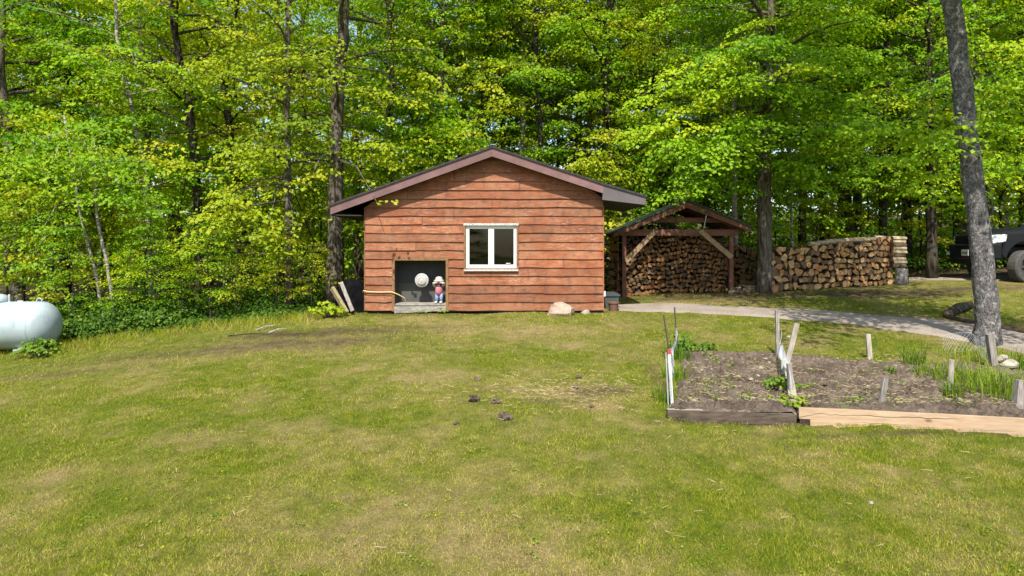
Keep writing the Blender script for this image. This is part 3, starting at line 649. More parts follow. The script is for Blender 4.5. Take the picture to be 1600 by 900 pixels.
# grey utility bin, tag and flower pot by the corner
p = at(957, 484); bn = thing('utility_bin', 'dark grey plastic bin with a lid at the shed corner', 'bin', (p.x, p.y + .35, p.z))
x_, y_, z_ = p.x, p.y + .35, p.z
MB().prism([(x_ - .13, z_), (x_ + .15, z_), (x_ + .18, z_ + .30), (x_ - .16, z_ + .30)], y_ - .18, y_ + .18).build('bin_body', 'bin_grey', bn)
MB().prism([(x_ - .19, z_ + .302), (x_ + .21, z_ + .302), (x_ + .20, z_ + .34), (x_ + .12, z_ + .385), (x_ - .12, z_ + .385), (x_ - .18, z_ + .34)], y_ - .21, y_ + .21).build('lid', 'bin_grey', bn)
MB().box((x_ - .16, y_ - .20, z_ + .36), (.035, .03, .12)).build('sticker', 'tag_white', bn)
p = at(957, 485.5); tag(MB().lathe([(.085, 0), (.12, .17), (.135, .17), (.135, .20), (.115, .20), (.10, .12)], (p.x + .02, p.y, p.z), (0, 0, 1), 16).build('flower_pot', 'pot_brown', None, org=p), 'brown flower pot in front of the grey bin', 'pot')

# ------------------------------------------------------------------ propane tank
tx, ty, tr_ = (91 - 800) / FPX * 13.6, 13.6, .475
tz = CAMZ - (508 - HY) / FPX * 13.6; ax = Vector((-1, -.07, 0)).normalized()
tk = thing('propane_tank', 'pale blue-white propane tank lying on its side at the edge of the woods', 'tank', (tx - 1.3, ty, gz(tx - 1.3, ty)))
prof = [(.001, 0)] + [(tr_ * math.sin(a), .34 * (1 - math.cos(a))) for a in np.linspace(.12, math.pi / 2, 12)] + [(tr_, .6), (tr_, 1.4), (tr_, 2.2)] + [(tr_ * math.cos(a), 2.2 + .34 * math.sin(a)) for a in np.linspace(.12, math.pi / 2 - .01, 10)]
O = Vector((tx, ty, tz)); sh = MB().lathe(prof, O, ax, 48).build('shell', 'tank_paint', tk, True)
for d in (.345, 1.27, 2.195): MB().lathe([(tr_ + .001, -.012), (tr_ + .006, -.006), (tr_ + .006, .006), (tr_ + .001, .012)], O + ax * d, ax, 48, caps=False).build('weld_seam', 'tank_paint', tk, True)
for d in (.36, 2.15): MB().tube([O + ax * d + Vector((0, 0, tr_ - .01)) + ax * (.055 * math.cos(a)) + Vector((0, 0, .075 * math.sin(a))) for a in np.linspace(0, math.pi, 9)], .013, 6).build('lifting_lug', 'tank_paint', tk, True)
for d in (.55, 1.9):
    c = O + ax * d; gg = gz(c.x, c.y)
    for s_ in (-1, 1):
        MB().box((c.x, c.y + s_ * .23, (gg + tz - tr_ * .85) / 2), (.07, .09, tz - tr_ * .85 - gg + .06)).build('foot', 'tank_paint', tk)
    MB().box((c.x, c.y, gg + .03), (.16, .68, .05)).build('foot_rail', 'tank_paint', tk)
c = O + ax * 1.12 + Vector((0, 0, tr_ - .02)); MB().lathe([(.17, 0), (.17, .05), (.15, .13), (.06, .17), (.001, .175)], c, (0, 0, 1), 20).build('valve_dome', 'tank_paint', tk, True)
c = O + ax * .72 + Vector((0, 0, tr_ - .01)); MB().lathe([(.05, 0), (.05, .025), (.001, .027)], c, (0, 0, 1), 12).build('gauge_cap', 'vinyl', tk)
c = O + ax * .93 + Vector((0, 0, tr_ - .01)); MB().lathe([(.02, 0), (.02, .14), (.012, .15)], c, (0, 0, 1), 10).build('relief_valve', 'galvanised', tk)

# ------------------------------------------------------------------ woodshed
YS = 18.75; SS = FPX / YS
def sx(px): return (px - 800) / SS
def sz(py): return CAMZ - (py - HY) / SS
ws = thing('woodshed', 'open fronted brown gable woodshed with diagonal braces beside the shed', 'woodshed', (sx(1060), YS, gz(sx(1060), YS)))
P0, P1, PZ = (sx(957), sz(365)), (sx(1166), sz(357)), (sx(1069), sz(316)); WD = 2.0
def bar(poly, y0, y1, nm, mat='shed_brown'): return MB().prism(poly, y0, y1).build(nm, mat, ws)
fw = .17
for (a, c) in ((P0, PZ), (PZ, P1)):
    bar([(a[0], a[1] - fw * .55), (c[0], c[1] - fw), (c[0], c[1]), (a[0], a[1] + fw * .1)] if a is P0 else [(a[0], a[1] - fw), (c[0], c[1] - fw * .55), (c[0], c[1] + fw * .1), (a[0], a[1])], YS - .33, YS - .29, 'bargeboard')
    for k in range(4):
        yy = YS + .05 + k * .6; bar([(a[0], a[1] - .11), (c[0], c[1] - .13), (c[0], c[1] - .012), (a[0], a[1] - .0)], yy, yy + .045, 'rafter')
bar([(P0[0] - .06, P0[1] + .005), (PZ[0], PZ[1] + .012), (PZ[0], PZ[1] + .05), (P0[0] - .06, P0[1] + .045)], YS - .36, YS + WD, 'roof_sheet', 'green_roof')
bar([(PZ[0] + .001, PZ[1] + .012), (P1[0] + .05, P1[1] + .005), (P1[0] + .05, P1[1] + .045), (PZ[0] + .001, PZ[1] + .05)], YS - .36, YS + WD, 'roof_sheet', 'green_roof')
gl_, gr_ = gz(sx(975), YS), gz(sx(1142), YS)
for xx, gg, yy in ((sx(975), gl_, YS), (sx(1142), gr_, YS), (sx(975), gl_, YS + 1.75), (sx(1142), gr_ + .05, YS + 1.75)):
    MB().box((xx, yy, (gg - .05 + sz(366)) / 2), (.11, .11, sz(366) - gg + .05)).build('post', 'shed_brown', ws)
MB().box((sx(1060), YS - .075, sz(363.5)), (sx(1150) - sx(968), .045, .17)).build('tie_beam', 'shed_brown', ws)
MB().box((sx(1072), YS - .02, sz(344)), (sx(1132) - sx(1012), .045, .13)).build('collar_tie', 'shed_brown', ws)
for (ax_, ay_, bx_, by_) in ((976, 409, 1022, 361), (1092, 361, 1141, 402)):
    MB().beam((sx(ax_), YS - .125, sz(ay_)), (sx(bx_), YS - .125, sz(by_)), .045, .13, (1 if ax_ < 1000 else -1, 0, -1) if False else (0, 0, 1)).build('brace', 'brace_wood', ws)
for k in range(7): MB().box((sx(1058), YS + 1.82, .3 + k * .235), (sx(1146) - sx(970), .03, .21)).build('back_board', 'shed_brown', ws)
for k in range(6): MB().box((sx(970) - .07, YS + .9, gl_ + .3 + k * .27), (.025, 1.75, .2)).build('side_slat', 'shed_brown', ws)
tag(MB().tube([P(1104, 335, YS - .3), P(1102, 345, YS - .28), P(1100, 356, YS - .26)], .012, 6).build('cord', 'wire', None), 'thin cord hanging from the woodshed bargeboard', 'cord')

# ------------------------------------------------------------------ firewood
def cs(kind, q):
    if kind == 0: pts = [(-.5, -.42), (.5, -.48), (.42, .05), (.2, .36), (-.1, .5), (-.4, .2)]
    elif kind == 1: pts = [(-.5, -.5), (.48, -.4), (.3, .1), (0, .5), (-.25, .15)]
    elif kind == 2: pts = [(-.5, -.3), (-.2, -.5), (.3, -.46), (.5, -.1), (.46, .3), (.1, .5), (-.36, .42)]
    elif kind == 3: pts = [(-.5, -.45), (.5, -.45), (.47, -.05), (.3, .3), (0, .48), (-.3, .32), (-.46, -.02)]
    elif kind == 4: pts = [(-.48, -.5), (.2, -.46), (.5, .1), (.36, .5), (-.3, .44)]
    elif kind == 5: pts = [(-.5, -.5), (.5, -.42), (.1, .5)]
    elif kind == 6: pts = [(-.5, .1), (-.42, -.4), (.1, -.5), (.5, -.25), (.3, .42)]
    else: pts = [(-.5, -.5), (.1, -.5), (.5, -.3), (.5, .44), (.0, .5), (-.42, .3)]
    return [(x + q.uniform(-.05, .05), z + q.uniform(-.05, .05)) for x, z in pts]
LOGS = []; LIT_LOGS = []
for k in range(16):
    q = random.Random(100 + k); pts = cs(k % 8, q); n = len(pts); mb = MB(); L = .42
    in_ = [(x * .93, z * .93) for x, z in pts]
    vs = [(x, -.0 + q.uniform(-.012, .012), z) for x, z in in_] + [(x, .02, z) for x, z in pts] + [(x, L, z) for x, z in pts]
    mb.add(vs[:n], [tuple(range(n))], 0)
    mb.add(vs, [(i, n + i, n + (i + 1) % n, (i + 1) % n) for i in range(n)] + [(n + i, 2 * n + i, 2 * n + (i + 1) % n, n + (i + 1) % n) for i in range(n)] + [tuple(range(3 * n - 1, 2 * n - 1, -1))], 1)
    LOGS.append(mb.mesh('firewood', ['end_grain', 'log_side'])); LIT_LOGS.append(mb.mesh('firewood', ['lit_end', 'log_side']))
def stack(th, O, ang, length, hfun, size, q, gfun, cap=300, depthj=.05, aspect=1.1, logs=None):
    logs = logs or LOGS
    cnt = 0; rest = []
    u = Vector((math.cos(ang), math.sin(ang), 0)); v = Vector((-math.sin(ang), math.cos(ang), 0)); org = ORG[th.name]
    tops = {}; row = 0; N = int(length / .05) + 2; hgt = np.zeros(N)
    for _ in range(40):
        s = q.uniform(-.05, 0) ; placed = False
        while s < length - .04:
            w_ = size(s) * q.choice((q.uniform(.55, .9), q.uniform(.8, 1.5), q.uniform(.8, 1.3))) * aspect; i0 = max(0, int(s / .05)); i1 = min(N, int((s + w_) / .05) + 1)
            zb = float(np.mean(hgt[i0:i1])); h_ = size(s) * q.uniform(.6, 1.25)
            sm = min(s + w_ / 2, length)
            if zb + h_ * .5 < hfun(sm):
                gp = O + u * sm; z0 = gfun(gp.x, gp.y)
                loc = gp + v * q.uniform(-depthj, depthj); loc.z = z0 + zb + h_ / 2
                tf = (loc - org, (w_ * 1.10, q.uniform(.9, 1.1), h_ * 1.2), (q.gauss(0, .05), q.choice((0, math.pi, 0, math.pi)) + q.gauss(0, .34), ang + q.gauss(0, .06))); me_ = logs[q.randrange(len(logs))]
                if cnt >= cap: rest.append((me_, tf)); cnt += 1
                else:
                    o = bpy.data.objects.new('firewood', me_); COL.objects.link(o); o.parent = th
                    o.location, o.scale, o.rotation_euler = tf; cnt += 1
                hgt[i0:i1] = zb + h_ * .93; placed = True
            s += w_ * .97
        if not placed: break
    if rest:
        from mathutils import Euler
        mb = MB()
        for me_, (l_, sc_, e_) in rest:
            mt = Matrix.LocRotScale(l_, Euler(e_), Vector(sc_)); n_ = len(mb.v); mb.v += [tuple(mt @ v.co + org) for v in me_.vertices]
            for p_ in me_.polygons: mb.f.append(tuple(i + n_ for i in p_.vertices)); mb.m.append(p_.material_index)
        mb.build('firewood_remainder', ['lit_end' if logs is LIT_LOGS else 'end_grain', 'log_side'], th)['kind'] = 'stuff'
    return cnt
fs_ = thing('firewood_stack', 'tall stack of split firewood filling the woodshed', 'firewood stack', (sx(1060), YS + .15, gz(sx(1060), YS)))
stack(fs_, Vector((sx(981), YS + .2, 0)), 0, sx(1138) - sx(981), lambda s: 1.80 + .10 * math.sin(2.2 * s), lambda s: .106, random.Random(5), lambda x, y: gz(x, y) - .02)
fs2 = thing('firewood_stack', 'narrow row of logs wedged between the woodshed post and its side slats', 'firewood stack', (sx(963), YS + .5, gz(sx(963), YS)))
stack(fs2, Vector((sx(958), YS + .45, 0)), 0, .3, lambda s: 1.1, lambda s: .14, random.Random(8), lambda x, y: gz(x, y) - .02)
A0 = at(1206, 457); A1 = at(1395, 444); d = A1 - A0; ang = math.atan2(d.y, d.x); Lp = Vector((d.x, d.y, 0)).length
fs3 = thing('firewood_stack', 'long sunlit pile of split firewood beyond the maple trunk', 'firewood stack', ((A0.x + A1.x) / 2, (A0.y + A1.y) / 2, (A0.z + A1.z) / 2))
print('pile', A0, A1, Lp)
hl, hr = (457 - 393) / FPX * A0.y, (444 - 372) / FPX * A1.y
stack(fs3, Vector((A0.x, A0.y, 0)), ang, Lp, lambda s: hl + (hr - hl) * (s / Lp) ** .8 + .04 * math.sin(4 * s), lambda s: .185 - .05 * min(1, s / (Lp * .4)), random.Random(11), lambda x, y: gz(x, y) - .03, logs=LIT_LOGS)
# crosswise logs on top and crib at the end of the pile
q = random.Random(2)
for i in range(9):
    t_ = i / 9; s = Lp * (.35 + .62 * t_); gp = A0 + d.normalized() * s; z0 = gz(gp.x, gp.y) + hl + (hr - hl) * (s / Lp) ** .8 + .05
    L = .34; dd = Vector((math.cos(ang + q.gauss(0, .1)), math.sin(ang), 0)); c = Vector((gp.x, gp.y + .1, z0))
    MB().tube([c - dd * L / 2, c, c + dd * L / 2], [.06, .066, .06], 7, 0, True, .25, i).build('firewood', 'pale_log', fs3)
B0 = at(1406, 444); dd = Vector((math.cos(ang), math.sin(ang), 0))
for lev in range(9):
    z0 = B0.z + .52 + lev * .095
    for k in range(2):
        c = Vector((B0.x - .03 + q.uniform(-.03, .03), B0.y + k * .2, z0 + q.uniform(-.01, .01)))
        if z0 - B0.z > hr + .06: continue
        mb = MB(); mb.tube([c - dd * .23, c, c + dd * q.uniform(.19, .24)], [.056, .06, .056], 7, 0, True, .3, lev * 3 + k); mb.m[-2:] = [1, 1]; mb.build('firewood', ['pale_log' if lev % 3 else 'log_side', 'end_grain'], fs3)
rd = MB().lathe([(.15, 0), (.165, .03), (.16, .25), (.165, .44), (.15, .46)], (B0.x, B0.y - .06, B0.z - .02), (.03, 0, 1), 14); rd.build('bark_round', 'grey_bark', fs3)
MB().lathe([(.12, 0), (.12, .17), (.1, .18)], (B0.x + .02, B0.y + .02, B0.z + .35), (-.1, 0, 1), 12).build('bark_round', 'dark_bark', fs3)
MB().lathe([(.10, 0), (.10, .3)], (B0.x + .2, B0.y + .1, B0.z - .02), (0, 0, 1), 10).build('bark_round', 'dark_bark', fs3)
# shaded pile seen end-on between woodshed and maple
C0 = at(1150, 452); fs4 = thing('firewood_stack', 'shaded weathered log stack between the woodshed and the maple trunk', 'firewood stack', (C0.x + .5, C0.y + .9, C0.z))
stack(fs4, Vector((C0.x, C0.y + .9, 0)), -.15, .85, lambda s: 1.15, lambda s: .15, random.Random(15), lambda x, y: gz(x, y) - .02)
for i in range(14):
    px = 1146 + q.random() * 34; py = 448 + q.random() * 11; c = at(px, py); c.z += .03; a = q.uniform(-.6, .6); L = q.uniform(.2, .45); e = Vector((math.cos(a), math.sin(a) * .6, q.uniform(-.02, .06))) * L / 2
    o = MB().tube([c - e, c + e], [.04, .045], 6, 0, True, .35, i).build('firewood', 'log_side' if i % 2 else 'pale_log', None, org=c)
    tag(o, 'loose split log lying on the dirt in front of the shaded log stack', 'log', 'loose logs on the dirt by the woodshed')

# ------------------------------------------------------------------ truck (x forward, y left)
tp = at(1604, 442); TA = math.pi - R(5); TSC = 1.11
fwd = Vector((math.cos(TA), math.sin(TA), 0)); lf = Vector((-math.sin(TA), math.cos(TA), 0))
org = tp - fwd * 1.86 * TSC - lf * .97 * TSC; org.z = tp.z - .01
tr = thing('pickup_truck', 'dark blue-black pickup truck parked half hidden behind the leaning tree', 'truck', org, TA, local=True); tr.scale = (TSC,) * 3
def tb(mb, nm, mat, parent=None, smooth=False, bev=0):
    if nm not in ('tyre', 'rim', 'spokes'): mb.v = [(v[0], v[1], v[2] + .14) for v in mb.v]
    return mb.build(nm, mat, parent or tr, smooth, Vector((0, 0, 0)), bev)
def arch(cx, r, z0, n=9): return [(cx + r * math.cos(a), z0 + r * math.sin(a)) for a in np.linspace(0, math.pi, n)]
def loft(secs, n_): # list of (x, [(y,z)...]) sections
    mb = MB(); vs = [(x, y, z) for x, s in secs for y, z in s]; m_ = len(secs[0][1]); fs = []
    for i in range(len(secs) - 1):
        for k in range(m_): fs.append((i * m_ + k, i * m_ + (k + 1) % m_, (i + 1) * m_ + (k + 1) % m_, (i + 1) * m_ + k))
    fs += [tuple(range(m_ - 1, -1, -1)), tuple((len(secs) - 1) * m_ + k for k in range(m_))]; mb.add(vs, fs); return mb
WB, FXW, RXW = .40, 1.86, -1.75
side = [(2.44, .55), (2.40, .46)] + [(FXW + .47 * math.cos(a), .40 + .47 * math.sin(a)) for a in np.linspace(.12, math.pi - .12, 11)] + [(-1.2, .42)] + [(RXW + .47 * math.cos(a), .40 + .47 * math.sin(a)) for a in np.linspace(.12, math.pi - .12, 11)] + [(-2.85, .55), (-2.85, 1.12), (.75, 1.17), (2.34, 1.08)]
for s_ in (-1, 1):
    y0, y1 = (.90, 1.0) if s_ > 0 else (-1.0, -.90); mb = MB(); mb.prism(side, y0, y1); tb(mb, 'body_side', 'truck_paint', bev=.03)
tb(MB().box((-1.85, 0, .75), (1.9, 1.8, .12)), 'truck_bed', 'black_plastic'); tb(MB().box((-.2, 0, .62), (4.6, 1.0, .25)), 'chassis', 'black_plastic')
def sec(hw, zt, zc, zl=.8): return [(-hw, zl), (-hw, zt - .10), (-hw * .90, zt - .02), (-hw * .5, zc), (0, zc + .005), (hw * .5, zc), (hw * .90, zt - .02), (hw, zt - .10), (hw, zl)]
tb(loft([(2.70, sec(.50, 1.06, 1.08)), (2.6, sec(.72, 1.10, 1.14)), (2.3, sec(.895, 1.15, 1.2)), (.85, sec(.905, 1.22, 1.30))], 9), 'hood', 'truck_paint', smooth=False, bev=.02)
mb = MB(); mb.add([(x, y, z) for z in (.44, .82) for x, y in ((2.82, -.62), (2.82, .62), (2.70, .86), (2.42, .985), (2.36, .8), (2.36, -.8), (2.42, -.985), (2.70, -.86))], [tuple(range(7, -1, -1)), tuple(range(8, 16))] + [(i, (i + 1) % 8, 8 + (i + 1) % 8, 8 + i) for i in range(8)]); tb(mb, 'bumper', 'truck_paint', bev=.03); tb(MB().box((2.62, 0, .40), (.2, 1.5, .18)), 'air_dam', 'black_plastic')
gp_ = tb(MB().box((2.70, 0, .90), (.10, 1.0, .34)), 'grille', 'black_plastic', bev=.03)
for zz in (.80, .88, .97): tb(MB().box((2.755, 0, zz), (.02, .96, .025)), 'grille_bar', 'truck_paint', gp_)
tb(MB().box((2.752, 0, .90), (.022, .03, .32)), 'grille_bar', 'truck_paint', gp_)
for s_ in (-1, 1):
    hl_ = [(2.74, s_ * .50), (2.66, s_ * .76), (2.34, s_ * 1.004), (2.30, s_ * .85), (2.40, s_ * .50)]
    mb = MB(); n_ = 5; mb.add([(x, y, .80 + (.08 if k == 2 else 0)) for k, (x, y) in enumerate(hl_)] + [(x - .03, y, 1.03 + (.0 if k < 2 else .03)) for k, (x, y) in enumerate(hl_)], [(0, 1, 2, 3, 4)[::-1], (5, 6, 7, 8, 9)] + [(i, (i + 1) % 5, 5 + (i + 1) % 5, 5 + i) for i in range(5)]); tb(mb, 'headlight', 'lamp_glass', bev=.012)
    tb(MB().box((2.81, s_ * .68, .58), (.02, .18, .09)), 'fog_lamp', 'lamp_glass')
lp = tb(MB().box((2.822, .12, .60), (.015, .31, .16)), 'license_plate', 'plate_white')
for k in range(6): tb(MB().box((2.8315, .01 + k * .043, .60), (.004, .022, .06)), 'plate_mark', 'bin_grey', lp)
cab = [(.95, 1.20), (.25, 1.78), (.05, 1.86), (-1.0, 1.87), (-1.2, 1.80), (-1.32, 1.15), (-1.2, 1.1), (.9, 1.1)]
tb(MB().prism(cab, -.80, .80), 'cab', 'truck_paint', bev=.06)
tb(MB().add and loft([(.93, [(-.74, 1.25), (.74, 1.25), (.70, 1.27), (-.70, 1.27)]), (.27, [(-.68, 1.785), (.68, 1.785), (.66, 1.80), (-.66, 1.80)])], 4), 'windshield', 'tinted_glass')
for s_ in (-1, 1):
    tb(MB().prism([(.70, 1.27), (.22, 1.72), (-.40, 1.76), (-.40, 1.25)], s_ * .80 - .01, s_ * .80 + .01), 'side_window', 'tinted_glass'); tb(MB().prism([(-.48, 1.25), (-.48, 1.76), (-1.12, 1.74), (-1.2, 1.25)], s_ * .80 - .01, s_ * .80 + .01), 'side_window', 'tinted_glass')
    tb(MB().box((.72, s_ * 1.08, 1.27), (.10, .20, .24)), 'wing_mirror', 'black_plastic', bev=.03)
    for xw in (FXW, RXW):
        yo = s_ * .86; sa = R(20) if xw > 0 else 0; axd = (-math.sin(sa), math.cos(sa), 0); ty_ = tb(MB().lathe([(.24, -.13), (.37, -.13), (.40, -.10), (.405, 0), (.40, .10), (.37, .13), (.24, .13)], (xw, yo, .40), axd, 28, caps=False), 'tyre', 'rubber')
        ty_.name = 'wheel'; rm = tb(MB().lathe([(.235, -.1), (.235, .11), (.20, .09), (.07, .05), (.06, .085), (.001, .09)], (xw, yo, .40), (axd[0] * s_, axd[1] * s_, 0), 20), 'rim', 'alloy', ty_)
        sp_ = MB()
        for k in range(6): a = k * math.pi / 3; sp_.beam((xw + .06 * math.cos(a), yo + s_ * .10, .40 + .06 * math.sin(a)), (xw + .225 * math.cos(a), yo + s_ * .115, .40 + .225 * math.sin(a)), .05, .02, (0, 1, 0))
        sp_.v = [(xw + (v[0] - xw) * math.cos(sa) - (v[1] - yo) * math.sin(sa), yo + (v[0] - xw) * math.sin(sa) + (v[1] - yo) * math.cos(sa), v[2]) for v in sp_.v]
        tb(sp_, 'spokes', 'alloy', ty_)

# ------------------------------------------------------------------ garden bed woodwork
def bb(nm, a, b_, zb_, zt_, th_, mat, label, cat='board'):
    m_ = MB(); dd = Vector((b_.x - a.x, b_.y - a.y, 0)).normalized(); n_ = Vector((-dd.y, dd.x, 0)) * th_
    N = 8; vs = []; q = random.Random(hash(label) % 100 if False else len(label))
    for i in range(N + 1):
        t_ = i / N; p_ = a.lerp(b_, t_); j = q.uniform(-.006, .006); k = q.uniform(-.004, .004); z0 = zb_[0] + (zb_[1] - zb_[0]) * t_; z1 = zt_[0] + (zt_[1] - zt_[0]) * t_
        vs += [(p_.x, p_.y + j, z0), (p_.x, p_.y + j, z1 + k), (p_.x + n_.x, p_.y + n_.y + j, z1 + k), (p_.x + n_.x, p_.y + n_.y + j, z0)]
    fs = []
    for i in range(N):
        a_ = i * 4; c_ = a_ + 4; fs += [(a_, c_, c_ + 1, a_ + 1), (a_ + 1, c_ + 1, c_ + 2, a_ + 2), (a_ + 2, c_ + 2, c_ + 3, a_ + 3), (a_ + 3, c_ + 3, c_, a_)]
    fs += [(0, 1, 2, 3), (N * 4 + 3, N * 4 + 2, N * 4 + 1, N * 4)]; m_.add(vs, fs)
    if mat == 'old_board': m_.m = [1 if (i < 4 * N and i % 4 == 1) else 0 for i in range(len(fs))]; mat = ['old_board', 'weathered_wood']
    return tag(m_.build(nm, mat, None, org=a), label, cat)
ga, gb_ = gz(b0.x, b0.y), gz(b1.x, b1.y)
bb('bed_board', Vector((b0.x, b0.y, 0)), Vector((b1.x - .02, b1.y, 0)), (ga - .03, gb_ - .03), (ga + .115, gb_ + .11), .075, 'old_board', 'dark weathered board edging the smaller garden bed')
gc = gz(c0.x, c0.y); gd = gz(c1.x, c1.y)
k1 = c0.lerp(c1, .035)
bb('timber_block', Vector((c0.x, c0.y - .01, 0)), Vector((k1.x, k1.y - .012, 0)), (gc - .03, gc - .03), (gc + .055, gc + .055), .07, 'dark_timber', 'short dark timber offcut under the pale board end')
bb('bed_board', Vector((c0.x, c0.y + .002, 0)), Vector((c1.x, c1.y, 0)), (gc + .058, gd + .0), (gc + .19, gd + .165), .05, 'new_pine', 'long new pale pine board edging the wider garden bed')
bb('bed_board', Vector((k1.x + .01, k1.y - .002, 0)), Vector((c1.x, c1.y, 0)), (gc - .03, gd - .05), (gc + .052, gd - .002), .05, 'new_pine', 'lower pale pine board beneath the long pine board')
def stake(nm, a, b_, w_, t_, mat, label, cat='stake', rnd_=False, up=(0, 1, 0)):
    if rnd_: o = MB().tube([a, a.lerp(b_, .5), b_], w_ / 2, 8).build(nm, mat, None, org=a)
    else: o = MB().beam(a, b_, w_, t_, up).build(nm, mat, None, org=a)
    return tag(o, label, cat)
def stk(px0, py0, px1, py1, wpx, mat, label, nm='wooden_stake', cat='stake', rnd_=False, thin=.6, sink=.12, dtop=0):
    a = at(px0, py0); D = a.y; b_ = P(px1, py1, D + dtop); w_ = wpx / FPX * D; a2 = a - (b_ - a).normalized() * sink
    return stake(nm, a2, b_, w_, w_ * thin, mat, label, cat, rnd_), a, b_
stk(1047, 560, 1037, 493, 2.6, 'rust_steel', 'thin dark steel rod bent at the corner of the smaller bed', 'steel_rod', 'rod', True)
stk(1058, 548, 1054, 480, 2.4, 'rust_steel', 'thin rod standing at the back corner of the smaller bed', 'steel_rod', 'rod', True)
pw = thing('marker_pole', 'white metal pole with a red top at the corner of the smaller bed', 'pole', at(1051, 632))
a = at(1051, 632); D = a.y; e = P(1045, 546, D); m1 = a.lerp(e, .92)
MB().tube([a - Vector((0, 0, .1)), m1], .020, 8).build('pole', 'pole_white', pw); MB().tube([m1, e], .024, 8).build('red_cap', 'red_paint', pw)
MB().tube([a + Vector((-.05, .01, -.1)), e + Vector((-.035, .01, -.04))], .009, 6).build('back_rod', 'galvanised', pw)
stk(1215, 556, 1214, 485, 5, 'grey_stake', 'tall dark post between the two garden beds', 'fence_post', 'post', False, 1)
stk(1226, 582, 1245, 505, 8, 'stake_wood', 'leaning weathered board between the two garden beds', 'leaning_board', 'board', False, .5)
stk(1236, 622, 1233, 568, 7, 'grey_stake', 'short rough post at the wire divider between the beds', 'fence_post', 'post', False, .8)
stk(1359, 561, 1356, 522, 7, 'stake_wood', 'pale stake at the back edge of the wider bed')
stk(1375, 637, 1384, 590, 8, 'grey_stake', 'grey leaning stake near the long pine board')
stk(1485, 612, 1487, 562, 8, 'stake_wood', 'pale round stake among the weeds of the wider bed', 'round_stake', 'stake', True)
stk(1553, 574, 1546, 522, 10, 'grey_stake', 'split grey post in front of the leaning tree', 'fence_post', 'post', False, .8)
stk(1590, 640, 1595, 594, 13, 'grey_stake', 'short grey post at the frame edge behind the pine board', 'fence_post', 'post', False, .8)
# divider board lying along the bed
a = at(1240, 640); a.z += .10; e = at(1228, 575); e.z += .13
tag(MB().beam(a, e, .10, .05).build('divider_board', 'stake_wood', None, org=a), 'pale board lying along the gap between the two beds', 'board')
for i, (px, py, r_, lb) in enumerate(((1566, 566, .13, 'pale flat stone behind the split grey post'), (1578, 576, .16, 'yellowish rough stone, larger of two by the leaning tree'), (1233, 528, .05, 'small white stone at the back of the beds'))):
    p = at(px, py); rock('stone', (p.x, p.y, p.z + r_ * .35), (r_, r_ * .7, r_ * .6), 50 + i, 'pale_rock', lb)
q = random.Random(9)
for i in range(26):
    px = q.uniform(1075, 1215) if i < 15 else q.uniform(1260, 1500); py = q.uniform(560, 632); p = at(px, py); r_ = q.uniform(.02, .05)
    v_ = (p.y - b0.y) / (b3.y - b0.y); zz = (ZB1 if i < 15 else ZB2) * (1 - v_) + v_ * p.z
    rock('pebble', (p.x, p.y, zz + .02), (r_, r_, r_ * .7), 200 + i, 'pale_rock' if i % 3 else 'soil', 'small stone or clod lying on the bed soil', 'stone', 'stones on the garden soil')
# wire netting: crossed thin strands
def netting(nm, pts, h, label, cell=.05, r_=.0016, sag=.0):
    mb = MB(); q = random.Random(3)
    L = [0];
    for i in range(len(pts) - 1): L.append(L[-1] + (pts[i + 1] - pts[i]).length)
    def pt(s, t):
        i = max(0, min(len(pts) - 2, int(np.searchsorted(L, s) - 1))); f = (s - L[i]) / (L[i + 1] - L[i]); p_ = pts[i].lerp(pts[i + 1], f)
        return p_ + Vector((.02 * math.sin(7 * s + 3 * t) + .03 * math.sin(3 * s) * t, .02 * math.sin(5 * s), h * t * (1 - sag * math.sin(2.3 * s) ** 2)))
    ns = int(L[-1] / cell); nt_ = int(h / cell)
    for k in range(-nt_, ns + 1):
        for sgn in (1, -1):
            line = []
            for j in range(nt_ + 1):
                s = (k + (j if sgn > 0 else nt_ - j)) * cell
                if 0 <= s <= L[-1]: line.append(pt(s, j / nt_))
            if len(line) > 1: mb.tube(line, r_, 3, 0, False)
    for t in (0, 1): mb.tube([pt(s, t) for s in np.linspace(0, L[-1], 24)], r_ * 1.4, 4, 0, False)
    return tag(mb.build(nm, 'wire', None, org=pts[0]), label, 'netting')
a, b_, c_ = at(1047, 636), at(1048, 590), at(1056, 548); netting('wire_netting', [a, b_, c_], .42, 'sagging wire netting along the outer side of the smaller bed', .05, .0017, .35)
a, b_, c_ = at(1234, 628), at(1228, 590), at(1216, 553); netting('wire_netting', [a, b_, c_], .42, 'crumpled wire netting dividing the two beds', .045, .002, .3)
a, b_ = at(1554, 572), at(1519, 548); netting('wire_netting', [a, b_, at(1470, 552)], .32, 'low wire netting in front of the leaning tree', .07, .0012, .2)

